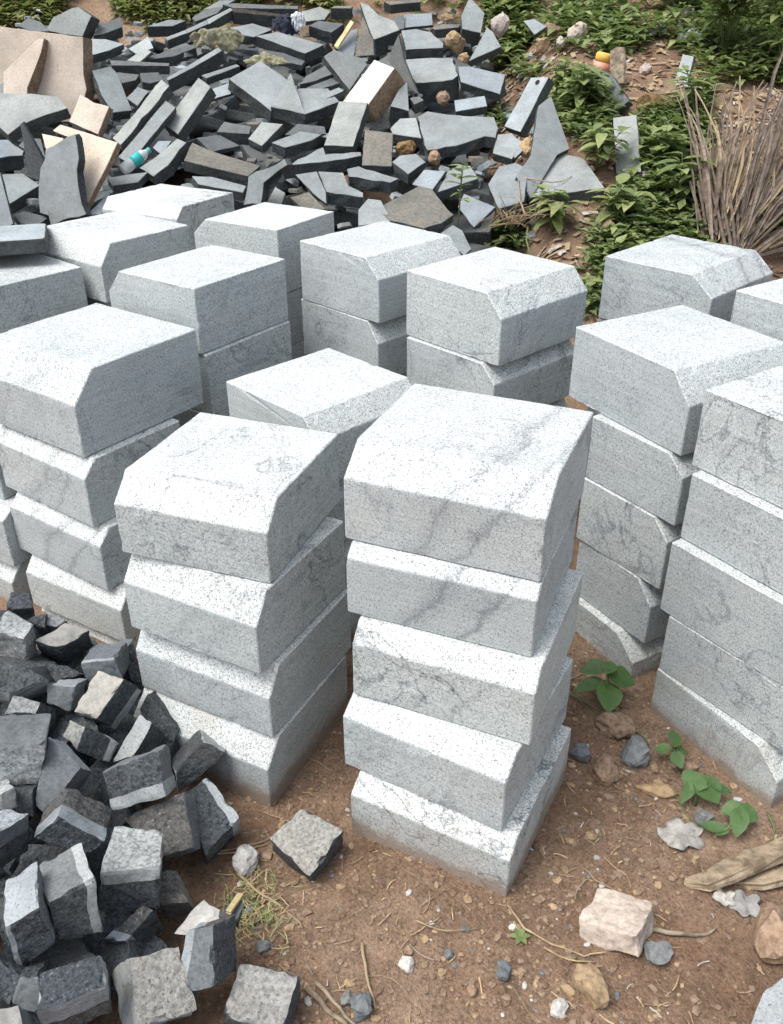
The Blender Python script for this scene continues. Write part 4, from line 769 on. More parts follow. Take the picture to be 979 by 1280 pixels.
for px, w, h, m, lab in RK: rock(px, w, h, m, lab, group=G2)
RH = [('7',(145,315),26,22,'tanrock','orange-tan rock below the upright grey wedge'),('7',(430,215),26,24,'pinkish','small pink rock on the triangular slab'),
 ('8',(600,318),22,20,'tanrock','tan stone beside the small square tile piece'),('7',(745,220),26,13,'brownrock','brown stone in the red earth at the top'),
 ('7',(905,260),26,20,'pinkish','pale-topped pinkish rock at the top of the bank'),('7',(690,320),22,16,'tanrock','tan rock above the leafy weeds'),
 ('7',(205,385),16,10,'tanrock','little tan rock beside the triangular slab'),('6',(740,300),30,16,'husk','brown husk lying on a grey slab in the heap'),
 ('7',(100,130),22,7,'tanrock','tan chips on the dark brown block'),('r3',(532,245),16,14,'pinkish','small pinkish brick bit on the bank'),('7',(800,290),14,12,'pinkish','small pink stone beside the pale-topped pinkish rock'),
 ('6',(920,370),18,16,'brownrock','brown stone below the widest flat slab'),('5',(960,640),14,12,'brownrock','brown chip at the left end of the widest flat slab'),
 ('7',(70,650),16,14,'brownrock','dark brown stone left of the pale rectangular chip'),('r3',(530,595),26,18,'palerock','pale stone in the weeds on the bank'),('r3',(405,755),20,34,'tanrock','dry tan clod at the bank foot behind the white blocks')]
for cr, p, w, h, m, lab in RH: rock(conv(cr, p), w, h, m, lab, fn=surf, group='loose rocks on the slope', sunk=.15, flat=.8)
slab('d5',[(205,410),(250,360),(290,300),(330,260),(375,222),(445,290),(440,330),(330,400),(280,428)],(6,10),52,'palerock','torn pale chip lying on the upright speckled cobble',fn=lambda x,y: max(pile(x,y),ground(x,y))+.07,name='stone_chip',cat='stone',group=None,edge='palerock',lift=.985,rough=1)
slab('d5',[(450,340),(560,160),(620,130),(660,160),(590,330),(520,390)],(1,4),56,'bluerock','flat slate sliver with a yellow fleck lying on the earth',fn=ground,name='slate_sliver',cat='stone',group=None,lift=.985,thick=.01)
slab('d5',[(510,290),(585,178),(622,185),(540,300)],(0,3),60,'wood_yellow','short yellow splinter on the flat slate sliver',fn=ground,name='wood_splinter',cat='wood',group=None,edge='wood_yellow',lift=.975,thick=.006)
# wood
slab('g',[(600,915),(740,845),(979,750),(1100,700),(1100,790),(979,820),(790,900),(690,935)],(4,26),56,'wood','weathered split bark piece on the earth at the right edge',fn=ground,name='bark_piece',cat='wood',group='weathered bark pieces',edge='wood',lift=.98,rough=1)
slab('g',[(720,925),(850,880),(1000,850),(1100,830),(1100,900),(900,935)],(4,22),58,'wood','lower weathered bark piece under the split one at the right edge',fn=ground,name='bark_piece',cat='wood',group='weathered bark pieces',edge='wood',lift=.985,rough=1)
slab('5',[(288,285),(392,125),(412,138),(312,295)],(4,8),50,'wood_yellow','pale yellow wood stick leaning in the slate heap',name='wood_stick',cat='wood',group=None,edge='wood_yellow',lift=.965)
slab('r3',[(420,165),(440,150),(466,152),(466,268),(440,272),(424,250)],(5,4),44,'wood','pale rotten wood block standing by the printed can',name='wood_block',cat='wood',group=None,edge='wood',lift=.98,rough=1)

def lathe(prof, axis_m, mats, name, parent=None, seg=20, **k):
    bm = bmesh.new(); rings = []
    for z, r_ in prof: rings.append([bm.verts.new((r_*math.cos(2*PI*i/seg), r_*math.sin(2*PI*i/seg), z)) for i in range(seg)])
    for a, b in zip(rings, rings[1:]):
        for i in range(seg): bm.faces.new((a[i], a[(i+1) % seg], b[(i+1) % seg], b[i]))
    bm.faces.new(list(reversed(rings[0]))); bm.faces.new(rings[-1])
    bmesh.ops.transform(bm, matrix=axis_m, verts=bm.verts)
    return link(name, bm, mats, parent, True, **k)
# turquoise bottle
a = hit(conv('2', (765, 415)), surf, .955); b = CO+ray(conv('2', (935, 285)))*depth(a)*1.01
bt = empty('plastic_bottle', a, 'crushed plastic bottle with turquoise wrapper lying in the slate heap', 'bottle')
ax = (b-a); Lb = ax.length; mx = ax.to_track_quat('Z', 'Y').to_matrix().to_4x4()
rb = Lb*.16
lathe([(0,rb*.75),(.02*Lb,rb*.95),(.2*Lb,rb),(.36*Lb,rb*.98)], mx, 'clear', 'base', bt)
lathe([(.355*Lb,rb*1.02),(.5*Lb,rb*1.05),(.66*Lb,rb*1.02)], mx, 'teal', 'wrapper', bt)
lathe([(.655*Lb,rb*.98),(.78*Lb,rb*.85),(.88*Lb,rb*.45),(.91*Lb,rb*.42)], mx, 'clear', 'neck', bt)
lathe([(.905*Lb,rb*.48),(1.0*Lb,rb*.48)], mx, 'cap', 'cap', bt)
# printed can
p = hit(conv('r3', (388, 232)), surf, .985); H = 56/2.583*depth(p)/FPX
cn = empty('printed_can', p, 'yellow and pink printed can standing on the leafy bank', 'can')
I4 = Matrix.Rotation(.2, 4, 'Y'); rc = H*.5
lathe([(0,rc*.9),(.03*H,rc),(.5*H,rc)], I4, 'tin2', 'lower_print', cn)
lathe([(.501*H,rc),(.9*H,rc),(1.0*H,rc*.8)], I4, 'tin', 'upper_print', cn)
# coconut husk with a dark opening
p = hit(conv('r3', (545, 365)), surf, .985); rr0 = 38/2.583*depth(p)/FPX
bm = bmesh.new(); bmesh.ops.create_icosphere(bm, subdivisions=4, radius=rr0)
ctr = Vector((-.75, -.62, .25)).normalized()
for v in bm.verts:
    q = v.co.normalized(); dd = q.dot(ctr)
    k = 1+noise.noise(q*3)*.10+noise.noise(q*9)*.03
    if dd > .80: k *= .42+.2*noise.noise(q*5)
    elif dd > .72: k *= 1.04
    v.co = q*rr0*k*Vector((1.1, 1, .85)) if False else Vector((q.x*1.12, q.y, q.z*.85))*rr0*k
    v.co.z += rr0*.7
o = link('coconut_husk', bm, 'husk', smooth_=True, label='hollow brown coconut husk on the bank below the printed can', cat='husk'); o.location = p
# crumpled cloths
def cloth(cr, p, w, h, m, label, lift, name, folds=5, tilt=.9, seed=0, asp=1.0):
    P = hit(conv(cr, p), surf, lift); sc = depth(P)/FPX/CR[cr][2]; w *= sc; h *= sc
    bm = bmesh.new(); nx, ny = 44, 30; g = []
    for j in range(ny+1):
        row = []
        for i in range(nx+1):
            u, v = i/nx-.5, j/ny-.5
            q = Vector((u*3+seed, v*3, seed))
            edge = 1+.35*noise.noise(Vector((math.atan2(v, u)*1.5, seed, 0)))
            f = noise.noise(Vector((u*folds+2*noise.noise(q), v*folds*.5+2*noise.noise(q*1.3), seed)))
            f2 = abs(noise.noise(Vector((u*folds*2+f, v*folds, seed+5))))
            ridge = abs(math.sin(u*folds*2.2+v*3.5+2.2*noise.noise(q*.8)))
            z = (1-min(1, (u*u+v*v)*3.6))*h*.34+f*h*.12+f2*h*.08+ridge*h*.20*(.5+noise.noise(q*1.1+Vector((3, 3, 3))))
            row.append(bm.verts.new((u*w*edge, v*h*.9*edge, z)))
        g.append(row)
    for j in range(ny):
        for i in range(nx):
            u, v = (i+.5)/nx-.5, (j+.5)/ny-.5
            if u*u+v*v < .24+.04*noise.noise(Vector((u*4, v*4, seed+9))): bm.faces.new((g[j][i], g[j][i+1], g[j+1][i+1], g[j+1][i]))
    bmesh.ops.delete(bm, geom=[v for v in bm.verts if not v.link_faces], context='VERTS')
    bmesh.ops.transform(bm, matrix=Matrix.Rotation(tilt, 4, 'X'), verts=bm.verts)
    o = link(name, bm, m, smooth_=True, label=label, cat='cloth'); o.location = P
    sm = o.modifiers.new('thick', 'SOLIDIFY'); sm.thickness = .004
    return o
cloth('3', (470, 260), 330, 190, 'cloth_olive', 'crumpled olive cloth lying on the slate heap', .965, 'olive_cloth', 6, .75, 3)
cloth('3', (770, 390), 260, 110, 'cloth_olive', 'strip of olive cloth beside the large bluish slab', .962, 'olive_cloth', 4, .5, 8)
cloth('3', (890, 170), 190, 150, 'cloth_navy', 'navy rag caught in the heap beside the white rag', .97, 'navy_rag', 6, .8, 12)
cloth('5', (60, 150), 110, 150, 'cloth_white', 'white rag caught at the crest of the heap', .962, 'white_rag', 5, .9, 20)
cloth('r3', (680, 125), 110, 60, 'plastic_bag', 'pale plastic film on the bank below the brownish block', .98, 'plastic_film', 5, .5, 31)
cloth('r3', (570, 105), 60, 60, 'plastic_bag', 'scrap of pale plastic film among the weeds at top', .98, 'plastic_film', 5, .5, 37)

# ------------------------------------------------------------------ leaves
def add_leaf(bm, P, dirv, up, L, w, fold=.25, droop=.25, mi=0, simple=False):
    dirv = dirv.normalized(); side = dirv.cross(up)
    if side.length < 1e-4: side = Vector((1, 0, 0))
    side.normalize(); nn = side.cross(dirv).normalized()
    prof = ((0, .06), (.45, 1), (1, .03)) if simple else ((0, .05), (.18, .72), (.42, 1), (.68, .78), (.88, .36), (1, .03))
    rows = []
    for t, k in prof:
        c = P+dirv*(L*t)-nn*(droop*L*t*t)
        rows.append((bm.verts.new(c+side*(w*k/2)+nn*(fold*w*k/2)), bm.verts.new(c), bm.verts.new(c-side*(w*k/2)+nn*(fold*w*k/2))))
    for a, b in zip(rows, rows[1:]):
        for i in (0, 1):
            f = bm.faces.new((a[i], b[i], b[i+1], a[i+1])); f.material_index = mi; f.smooth = not simple
def tube(bm, pts, r0, r1, seg=6, mi=0):
    rings = []
    for k, p in enumerate(pts):
        t = (pts[min(k+1, len(pts)-1)]-pts[max(k-1, 0)]).normalized(); s = t.cross(Vector((.3, .2, .9))).normalized(); u = s.cross(t)
        r_ = r0+(r1-r0)*k/(len(pts)-1)
        rings.append([bm.verts.new(p+(s*math.cos(2*PI*i/seg)+u*math.sin(2*PI*i/seg))*r_) for i in range(seg)])
    for a, b in zip(rings, rings[1:]):
        for i in range(seg):
            f = bm.faces.new((a[i], a[(i+1) % seg], b[(i+1) % seg], b[i])); f.smooth = True; f.material_index = mi
    bm.faces.new(list(reversed(rings[0]))); bm.faces.new(rings[-1])
def inpoly(p, poly):
    c = False; n = len(poly)
    for i in range(n):
        (x1, y1), (x2, y2) = poly[i], poly[(i+1) % n]
        if (y1 > p[1]) != (y2 > p[1]) and p[0] < (x2-x1)*(p[1]-y1)/(y2-y1)+x1: c = not c
    return c
def sprig(bm, P, n, Ls, h, rr, mi=0, simple=True, spread=1.0):
    lean = Vector((rr.gauss(0, .25), rr.gauss(-.15, .25), 1)).normalized()
    ph = rr.uniform(0, 6)
    for k in range(n):
        t = (k+.6)/n; a = ph+k*2.4
        dv = Vector((math.cos(a)*spread, math.sin(a)*spread, rr.uniform(-.1, .8)))
        L = Ls*rr.uniform(.6, 1.25)
        add_leaf(bm, P+lean*h*t+dv.normalized()*.01, dv, Vector((0, 0, 1)), L, L*rr.uniform(.45, .72), .3, rr.uniform(.0, .5), mi, simple)
# ground cover of the bank: one mass per area of the slope
def cover(areas, dens, name, label_unused, mats, Ls, hh, seed, keep=()):
    rr = random.Random(seed); bm = bmesh.new()
    for poly, dn in areas:
        xs = [p[0] for p in poly]; ys = [p[1] for p in poly]
        n = int((max(xs)-min(xs))*(max(ys)-min(ys))*dens*dn)
        for _ in range(n):
            q = (rr.uniform(min(xs), max(xs)), rr.uniform(min(ys), max(ys)))
            if not inpoly(q, poly): continue
            P = hit(q, ground)
            if noise.noise(Vector((P.x*1.6, P.y*1.2, seed)))+rr.uniform(-.3, .3) < .02: continue
            dpt = depth(P); k = min(1.3, max(.8, dpt/5.5))
            sprig(bm, P, rr.randint(5, 9), Ls*k*rr.uniform(.7, 1.35), hh*k*rr.uniform(.4, 1.5), rr, rr.choice(range(len(mats))), dpt > 3.5)
    return link(name, bm, mats, kind='stuff')
up_bank = [((560,-14),(979,-14),(979,230),(870,180),(850,110),(800,70),(720,62),(640,50),(600,40)),.9]
cover([([(600,-14),(1100,-14),(1100,120),(880,105),(840,45),(760,75),(700,60),(620,30)],1.0), ([(590,10),(640,20),(660,60),(640,85),(600,60)],.8),
       ([(640,95),(690,90),(755,120),(760,180),(770,235),(735,240),(720,190),(690,150),(680,110)],1.5), ([(800,160),(880,110),(900,330),(760,330),(600,320),(580,290),(650,255),(740,245),(790,230)],1.2),
       ([(610,140),(650,160),(640,170),(615,165)],.6), ([(570,60),(640,70),(650,100),(600,95)],.35), ([(720,320),(760,320),(760,420),(735,420)],.8), ([(900,240),(1050,240),(1050,345),(930,345)],1.0)],
      .055, 'bank_weeds', '', ['leaf','leaf_deep','leaf'], .075, .10, 5)
cover([([(-80,-14),(330,-14),(330,8),(240,28),(205,40),(120,20),(100,45),(50,40),(-80,40)],1.0), ([(340,-14),(470,-14),(480,15),(420,25),(400,10),(350,5)],.9), ([(470,-14),(600,-14),(590,10),(520,6)],.6)],
      .06, 'crest_weeds', '', ['leaf_yel','leaf_yel','leaf'], .06, .07, 9)
# distant vegetation beyond the crest, as far as the slope goes on
rr = random.Random(44); bm = bmesh.new()
for _ in range(1300):
    y = rr.uniform(8.6, 20); x = rr.uniform(-.75, .75)*y
    P = Vector((x, y, ground(x, y))); sprig(bm, P, 8, .16, .3, rr, rr.choice((0, 1, 1)), True)
link('far_undergrowth', bm, ['leaf', 'leaf_yel'], kind='stuff')

# weeds one can tell apart
def weed(px, nst, nl, h, Ls, label, name='leafy_weed', cat='weed', m='leaf', fn=ground, group=None, seed=0, wide=.5, spread=.5, lift=1.0):
    rr = random.Random(seed); P = hit(px, fn, lift)
    root = empty(name, P, label, cat, group)
    sb = bmesh.new(); lb = bmesh.new()
    for s in range(nst):
        a = rr.uniform(0, 2*PI); ln = rr.uniform(0, spread)
        tip = Vector((math.cos(a)*ln*h, math.sin(a)*ln*h-.1*h, h*rr.uniform(.65, 1.05)))
        pts = [tip*t+Vector((0, 0, .12*h*math.sin(t*PI))) for t in (0, .25, .5, .75, 1)]
        tube(sb, pts, .004, .0015)
        for k in range(nl):
            t = .25+.75*(k+.5)/nl; aa = a+k*2.4+rr.uniform(-.4, .4)
            dv = Vector((math.cos(aa), math.sin(aa), rr.uniform(-.1, .5))); L = Ls*rr.uniform(.7, 1.2)
            add_leaf(lb, tip*t+Vector((0, 0, .12*h*math.sin(t*PI))), dv, Vector((0, 0, 1)), L, L*wide*rr.uniform(.85, 1.15), .25, rr.uniform(.1, .5))
    link('stems', sb, 'stem', root); link('foliage', lb, m, root)
GW = 'weeds growing out of the bank'
for px, n, nl, h, Ls, lab, sd in [
 ((725,150),9,7,.30,.13,'bushy bright green weed above the two big weed-covered slabs',1),((745,215),8,7,.26,.12,'leafy weed draped over the right side of the tall leaning slab',2),
 ((700,120),6,6,.22,.11,'leafy weed at the right end of the pale drilled strip',3),((820,215),8,6,.28,.12,'weed clump right of the flat grey slab under the husk',4),
 ((850,265),9,6,.30,.12,'weed clump left of the dry palm frond base',5),((690,290),8,6,.22,.12,'broad-leaved weed below the creeping-stem slab',6),
 ((640,300),7,6,.2,.10,'weed with small leaves behind the middle granite stacks',7),((770,285),8,6,.24,.12,'weed clump behind the back right granite block',8),
 ((610,55),6,6,.26,.09,'weed beside the upright grey wedge at the crest',9),((620,90),6,6,.2,.09,'small weed between the pink rock and the bluish kerb piece',10),
 ((430,30),6,6,.26,.08,'weed growing behind the tip of the big pointed slab',11),((870,160),8,7,.35,.13,'dark weed behind the tips of the dry palm frond',12)]:
    weed(px, n, nl, h, Ls, lab, group=GW, seed=sd)
weed((573,282), 2, 7, .34, .085, 'thin sapling growing between the slabs behind the granite stacks', 'thin_sapling', 'sapling', 'leaf', surf, seed=21, spread=.12, lift=.97)
for px, n, h, lab, sd in [((905,75),26,.9,'tall leafy shrub at the top right of the bank, in front',31),((985,110),22,.9,'leafy shrub cut by the right edge above the palm frond',32),((960,30),26,.9,'shrub at the very top right corner',33),((860,20),16,.6,'low shrub left of the tall leafy shrub at top',34)]:
    weed(px, n, 11, h, .16, lab, 'leafy_shrub', 'shrub', 'leaf', ground, 'shrubs at the top right', sd, .42, .7)

# foreground plants with broad leaves
def broad(px, stempx, leaves, label, name='broad_leaved_weed', seed=0):
    P = hit(conv('g', px), ground); root = empty(name, P, label, 'weed', 'weeds between the front stacks'); rr = random.Random(seed)
    d0 = depth(P)
    for (tx, ty, bx, by, w, hgt) in leaves:
        f = lambda x, y: ground(x, y)+hgt
        b = hit(conv('g', (bx, by)), f)-P; t = hit(conv('g', (tx, ty)), lambda x, y: ground(x, y)+hgt*.8)-P
        bm = bmesh.new(); add_leaf(bm, b, t-b, Vector((rr.uniform(-.2,.2), -.25, 1)), (t-b).length, w/3.069*d0/FPX, .18, .12)
        link('leaf', bm, 'leaf_fg', root)
        bm = bmesh.new(); tube(bm, [Vector((0,0,-.01)), b*.5+Vector((0,0,.02)), b], .0028, .0016); link('stalk', bm, 'stem', root)
broad((300,250), None, [(195,115,310,95,75,.10),(180,190,285,150,60,.07),(310,270,312,160,105,.07),(415,165,305,125,100,.09),(330,70,300,130,60,.12)], 'broad-leaved weed growing beside the bottom of the right five-high stack', seed=1)
broad((560,445), None, [(568,335,562,410,60,.07),(480,420,550,415,46,.05),(590,490,560,425,55,.05),(615,430,570,420,35,.05)], 'small sprout with round leaves at the foot of the right edge stack', seed=2)
broad((640,640), None, [(610,575,660,510,105,.06),(735,620,650,525,120,.05),(790,585,700,555,40,.05),(590,620,640,540,50,.05)], 'big-leaved weed against the blotched granite block', seed=3)
broad((790,720), None, [(740,655,830,640,70,.05),(800,750,820,640,75,.05),(890,680,800,650,85,.05),(660,700,760,730,50,.03),(720,745,770,715,40,.03)], 'lobed-leaf weed near the bark piece at right', seed=4)
broad((0,0) if False else (560,1245), None, [(520,1240,560,1238,30,.02),(590,1240,560,1238,30,.02)], 'tiny green seedling', seed=5) if False else None
def seedling():
    P = hit((650,1172), ground); root = empty('seedling', P, 'tiny green seedling on bare earth below the front stack', 'weed'); rr = random.Random(3)
    for k in range(6):
        a = k*1.05; bm = bmesh.new(); add_leaf(bm, Vector((0,0,.004)), Vector((math.cos(a), math.sin(a), .3)), Vector((0,0,1)), .022, .013); link('leaf', bm, 'leaf', root)
seedling()
# creeping stems and twigs
def twig(pxs, r0, m, label, fn=ground, name='dry_twig', cat='twig', group='dry twigs on the earth', up=.006, lift=1):
    pts = [hit(p, lambda x, y: fn(x, y)+up+.004*math.sin(i*2), lift) for i, p in enumerate(pxs)]
    fine = []
    for a, b in zip(pts, pts[1:]):
        for t in (0, .33, .66): fine.append(a.lerp(b, t)+Vector((R.gauss(0,.0015), R.gauss(0,.0015), 0)))
    fine.append(pts[-1]); c = fine[0].copy(); fine = [p-c for p in fine]
    bm = bmesh.new(); tube(bm, fine, r0, r0*.5); o = link(name, bm, m, label=label, cat=cat, group=group); o.location = c
TW = [([(815,1162),(845,1166),(880,1170),(895,1160)],.006,'wood','thick root right of the pinkish stone'),([(265,1066),(300,1060),(335,1050)],.003,'straw','straw pointing at the single cobble, upper of two'),
 ([(262,1068),(300,1066),(334,1056)],.0028,'straw','straw pointing at the single cobble, lower of two'),([(296,1093),(330,1120),(360,1140),(378,1160)],.0035,'drystem','bent dry stalk right of the slate sliver'),
 ([(635,1130),(655,1160),(690,1180),(730,1195),(760,1190)],.003,'straw','long thin root running below the front stack'),([(680,1185),(710,1200),(745,1203)],.0025,'straw','short straw below the pinkish stone'),
 ([(452,1180),(458,1220),(470,1262)],.004,'drystem','dark twig standing toward the bottom edge at centre'),([(385,1235),(410,1262),(440,1290)],.007,'wood','thick twig at the bottom edge left of the bluish stones'),
 ([(395,1228),(425,1262),(450,1290)],.005,'wood','second twig at the bottom edge beside the thick one'),([(690,1240),(720,1262)],.002,'straw','little straw at the bottom edge'),
 ([(730,1085),(745,1100),(780,1118)],.002,'drystem','thin twig above the pinkish stone'),([(520,1150),(560,1165),(600,1160)],.002,'straw','straw right in front of the front stack'),
 ([(700,870),(715,868),(745,886),(800,918),(812,932)],.003,'stem','green creeping stem between the front stacks'),([(845,995),(860,1020),(875,1035)],.002,'stem','green stalk beside the dead leaf'),([(960,1015),(968,1035),(966,1050)],.003,'stem','grass blade stalk at the right edge stack foot')]
for p, r_, m, lab in TW: twig(p, r_, m, lab)
for p, r_, m, lab in [([(655,222),(690,228),(705,226),(715,220)],.004,'drystem','creeping stem lying across the broad slab'),([(657,270),(650,250),(648,225)],.006,'drystem','dry stalk rising by the root tangle at the bank foot'),
   ([(660,285),(658,300),(662,318)],.006,'stem','pale green stalk behind the granite stacks'),([(610,283),(640,278),(652,262)],.004,'drystem','thin dry root by the root tangle')]:
    twig(p, r_, m, lab, surf, lift=.975, group='stalks on the bank')
def tangle():
    P = hit((640, 285), surf, .98); rr = random.Random(8); bm = bmesh.new()
    for _ in range(46):
        a = Vector((rr.gauss(0,.05), rr.gauss(0,.05), rr.uniform(0,.06))); b = Vector((rr.gauss(0,.11), rr.gauss(0,.08), rr.uniform(.0,.16))); c = a.lerp(b, .5)+Vector((rr.gauss(0,.03), rr.gauss(0,.03), rr.gauss(.03,.02)))
        tube(bm, [a, c, b], .002, .0012, 4)
    o = link('root_tangle', bm, 'drystem', label='tangle of thin dry roots at the bank foot behind the stacks', cat='roots'); o.location = P
tangle()
# dead leaf
def dead_leaf(px, w, label, m='dryleaf', seed=0, h=.012):
    P = hit(px, ground); rr = random.Random(seed); k = w*depth(P)/FPX/2; bm = bmesh.new(); N = 40; n_r = 5
    rows = []
    for j in range(1, n_r+1):
        row = []
        for i in range(N):
            a = 2*PI*i/N; lobes = .62+.3*abs(math.sin(a*2.5+.4))+.12*noise.noise(Vector((math.cos(a)*3, math.sin(a)*3, seed)))
            r_ = k*lobes*j/n_r
            row.append(bm.verts.new((r_*math.cos(a), r_*math.sin(a)*.9, h*(.3+.7*noise.noise(Vector((math.cos(a)*2*j/n_r, math.sin(a)*2*j/n_r, seed+4)))*(j/n_r)*2))))
        rows.append(row)
    c = bm.verts.new((0, 0, h*.3))
    for i in range(N): bm.faces.new((c, rows[0][i], rows[0][(i+1) % N]))
    for a, b in zip(rows, rows[1:]):
        for i in range(N): bm.faces.new((a[i], b[i], b[(i+1) % N], a[(i+1) % N]))
    o = link('dead_leaf', bm, m, smooth_=True, label=label, cat='leaf', group='dead leaves on the earth'); o.location = P+Vector((0, 0, .006))
    o.modifiers.new('thick', 'SOLIDIFY').thickness = .0012
dead_leaf((851,1046), 66, 'crumpled pale grey dead leaf left of the bark piece', seed=2)
dead_leaf((930,1132), 50, 'brownish dead leaf between the bark piece and the rounded brown stone', 'dryleaf', 5)
dead_leaf((905,1125), 34, 'small dead leaf under the bark piece', 'dryleaf', 7)

# ------------------------------------------------------------------ dry palm frond
def frond(basepx, leaves, label, width, seed, lift=1.0, mats=('frond','frond_grey','wood','drystem')):
    P = hit(basepx, surf, lift); rr = random.Random(seed); root = empty('dry_palm_frond', P, label, 'palm frond', 'dry palm fronds')
    d0 = depth(P)
    bm = bmesh.new()
    # thick split stalk, leaning against the bank
    for k in range(7):
        off = Vector(((k-3)*.014, rr.uniform(-.012, .012), 0))
        tip = CO+ray((basepx[0]+(k-3)*5-4, basepx[1]-95))*(d0+.1)-P
        pts = [Vector((0, 0, -.06))+off, tip*.35+off*1.1+Vector((0, rr.uniform(-.02,.02), 0)), tip*.7+off*1.25, tip+off*1.5]
        tube(bm, pts, .012, .007, 6)
    link('stalk', bm, 'frond', root)
    bm = bmesh.new()
    for (bx, by, tx, ty, w, dz) in leaves:
        a = CO+ray((bx, by))*(d0+rr.uniform(-.03, .06))-P; b = CO+ray((tx, ty))*(d0+dz+rr.uniform(-.12, .12))-P
        sag = Vector((rr.gauss(0,.02), -abs(rr.gauss(.02,.02)), rr.gauss(0,.02)))
        mi = rr.choice((0, 0, 1, 1, 2, 3)); rows = []; bend = Vector((rr.gauss(.05, .09), rr.gauss(0, .06), -abs(rr.gauss(.02, .10))))
        side = (b-a).cross(Vector((rr.gauss(0,.4), -1, rr.gauss(0,.4)))).normalized(); nn = side.cross(b-a).normalized()
        for t in (0, .15, .35, .55, .75, .9, 1):
            c = a.lerp(b, t)+sag*math.sin(t*PI)*1.6+Vector((noise.noise(Vector((t*3, bx, tx)))*.015, 0, 0))+bend*t*t*t; ww = w*d0/FPX*(.45+.9*math.sin(min(1, t*1.1+.12)*PI)*.75+.02)
            rows.append((bm.verts.new(c+side*ww/2), bm.verts.new(c-nn*ww*.3), bm.verts.new(c-side*ww/2)))
        for p_, q_ in zip(rows, rows[1:]):
            for i in (0, 1):
                f = bm.faces.new((p_[i], q_[i], q_[i+1], p_[i+1])); f.material_index = mi
    o = link('leaflets', bm, list(mats), root)
    o.modifiers.new('thick', 'SOLIDIFY').thickness = .0015
def fan(bx, by, a0, a1, l0, l1, n, seed, w0, w1, dz0, dz1, jx):
    rr = random.Random(seed); out = []
    for k in range(n):
        a = math.radians(rr.uniform(a0, a1)); L = rr.uniform(l0, l1); s = rr.uniform(.02, .3)
        x0, y0 = bx+rr.gauss(0, jx)+math.sin(a)*L*s, by-math.cos(a)*L*s
        out.append((x0, y0, x0+math.sin(a)*L*(1-s), y0-math.cos(a)*L*(1-s), rr.uniform(w0, w1), rr.uniform(dz0, dz1)))
    return out
frond((897, 322), fan(896, 318, -11, 17, 150, 245, 50, 5, 2.2, 4.6, .1, .5, 5), 'upright dry brown palm frond behind the back right granite block', 8, 5, .985)
frond((925, 335), fan(922, 330, 10, 70, 170, 350, 72, 6, 1.8, 5.0, -.1, .35, 9), 'dry palm frond with grey leaflets fanning to the right photo edge', 8, 6, .975, ('frond_grey','frond','wood','drystem'))
# ------------------------------------------------------------------ gravel, litter
def gravel():
    rr = random.Random(77); bm = bmesh.new()
    tmpl = []
    for s in range(7):
        t = bmesh.new(); bmesh.ops.create_icosphere(t, subdivisions=1, radius=1)
        vs = [Vector((v.co.x*(1+rr.gauss(0,.18)), v.co.y*(1+rr.gauss(0,.18)), v.co.z*.6*(1+rr.gauss(0,.2)))) for v in t.verts]
        fs = [[v.index for v in f.verts] for f in t.faces]; t.free(); tmpl.append((vs, fs))
    for k in range(19000):
        y = .8+2.2*rr.random()**1.2 if k < 16500 else rr.uniform(2.5, 4.6); x = rr.uniform(-.6, .95)*(y+.3)
        if pile(x, y) > .05: continue
        if noise.noise(Vector((x*4, y*4, 2)))+rr.uniform(-.5, .5) < -.2: continue
        r_ = min(.016, .0022+abs(rr.gauss(0, .0032))+(.006 if rr.random() < .03 else 0)); a = rr.uniform(0, 6.3); ca, sa = math.cos(a)*r_, math.sin(a)*r_
        vs, fs = rr.choice(tmpl); z = ground(x, y)+r_*.15; st = rr.uniform(.8, 1.5)
        nv = [bm.verts.new((x+v.x*ca*st-v.y*sa, y+v.x*sa*st+v.y*ca, z+v.z*r_)) for v in vs]
        mi = rr.choices(range(5), (6, 3, .5, .5, 6))[0]
        for f in fs: bm.faces.new([nv[i] for i in f]).material_index = mi
    link('gravel', bm, ['brownrock','tanrock','palerock','bluerock','dirt'], kind='stuff')
gravel()
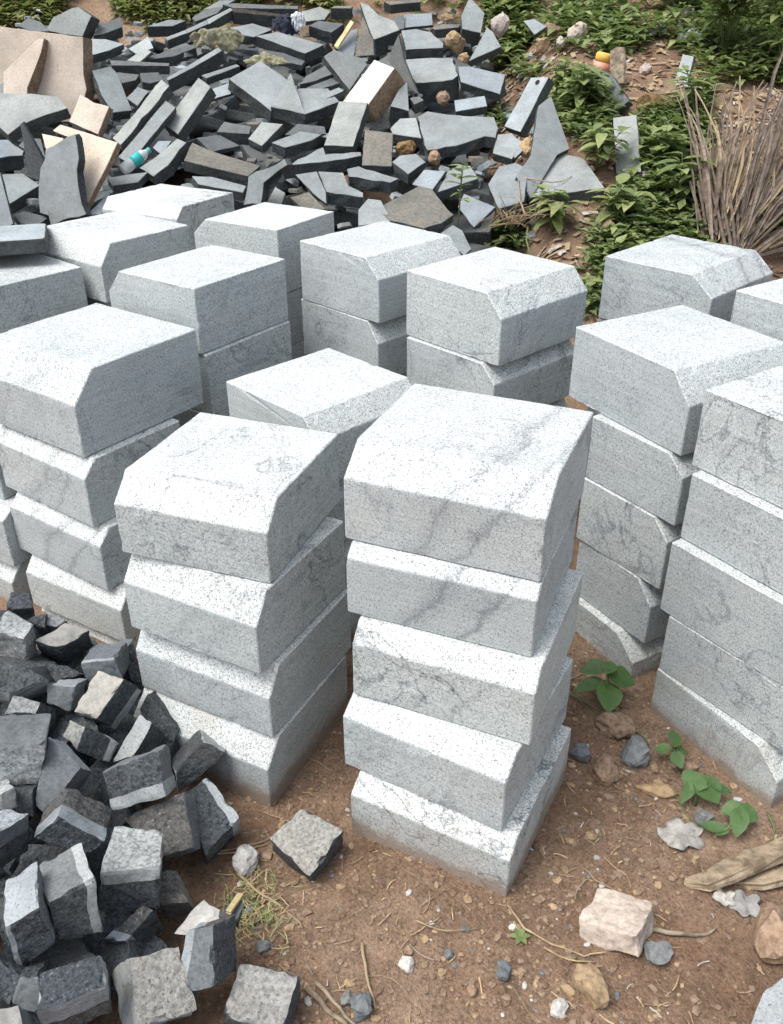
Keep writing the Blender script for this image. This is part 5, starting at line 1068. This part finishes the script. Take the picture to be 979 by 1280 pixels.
def litter():
    rr = random.Random(78); bm = bmesh.new()
    def strip(x, y, L, w, a, mi, lift=.004):
        dv = Vector((math.cos(a), math.sin(a), 0)); sd = Vector((-dv.y, dv.x, 0)); k = 4; bend = rr.gauss(0, .25); prev = None
        for i in range(k+1):
            t = i/k-.5; q = Vector((x, y, 0))+dv*(L*t)+sd*(bend*L*(t*t-.2)); q.z = ground(q.x, q.y)+lift+rr.uniform(0, .003)
            cur = (bm.verts.new(q+sd*w/2), bm.verts.new(q-sd*w/2+Vector((0, 0, w*.3))))
            if prev: bm.faces.new((prev[0], prev[1], cur[1], cur[0])).material_index = mi
            prev = cur
    for k in range(2400):
        y = .8+2.3*rr.random(); x = rr.uniform(-.5, .62)*(y+.3)
        if pile(x, y) > .03 or noise.noise(Vector((x*3, y*3, 7)))+rr.uniform(-.4, .4) < -.05: continue
        strip(x, y, rr.uniform(.008, .04) if rr.random() < .93 else rr.uniform(.05, .09), rr.uniform(.0012, .003), rr.uniform(0, 6.3), rr.choices(range(4), (4, 3, 1, 2))[0])
    for k in range(2600):   # leaf scraps and chips on the red earth of the slope
        y = rr.uniform(4.2, 8); x = y*rr.uniform(.03, .5)
        strip(x, y, rr.uniform(.03, .10), rr.uniform(.008, .03), rr.uniform(0, 6.3), rr.choices(range(4), (3, 2, 2, 3))[0], .01)
    for k in range(220):   # grass-like dry bits round the sliver
        q = (rr.gauss(318, 22), rr.gauss(1140, 22)); P = hit(q, ground)
        strip(P.x, P.y, rr.uniform(.015, .04), .0016, rr.uniform(0, 6.3), 4 if rr.random() < .6 else 0, .008)
    link('plant_litter', bm, ['straw','drystem','dryleaf','brownrock','leaf'], kind='stuff')
litter()

# ------------------------------------------------------------------ light: bright overcast, sky stronger from the left front
W = bpy.data.worlds.new('World'); scene.world = W; W.use_nodes = True
nt = W.node_tree; bg = nt.nodes['Background']
sky = nt.nodes.new('ShaderNodeTexSky'); sky.sky_type = 'NISHITA'; sky.sun_disc = False
AZ, EL = math.radians(SUN_AZ), math.radians(SUN_EL)     # compass direction the light comes from, clockwise from +Y
sky.sun_elevation = EL; sky.sun_rotation = AZ; sky.air_density = 1.0; sky.dust_density = 4.0; sky.ozone_density = 1.0; sky.altitude = 50
hs = nt.nodes.new('ShaderNodeHueSaturation'); hs.inputs['Saturation'].default_value = .45
nt.links.new(sky.outputs[0], hs.inputs['Color']); nt.links.new(hs.outputs[0], bg.inputs[0]); bg.inputs[1].default_value = SKY
sd = bpy.data.lights.new('sun', 'SUN'); sd.energy = SUN; sd.angle = math.radians(SUN_ANG); sd.color = (1, .97, .92)
so = bpy.data.objects.new('sun', sd); C.objects.link(so)
to = Vector((math.sin(AZ)*math.cos(EL), math.cos(AZ)*math.cos(EL), math.sin(EL)))
so.rotation_euler = to.to_track_quat('Z', 'Y').to_euler(); so.location = to*20
scene.view_settings.view_transform = 'Standard'; scene.view_settings.look = 'None'
scene.view_settings.exposure = EXPO; scene.view_settings.gamma = 1
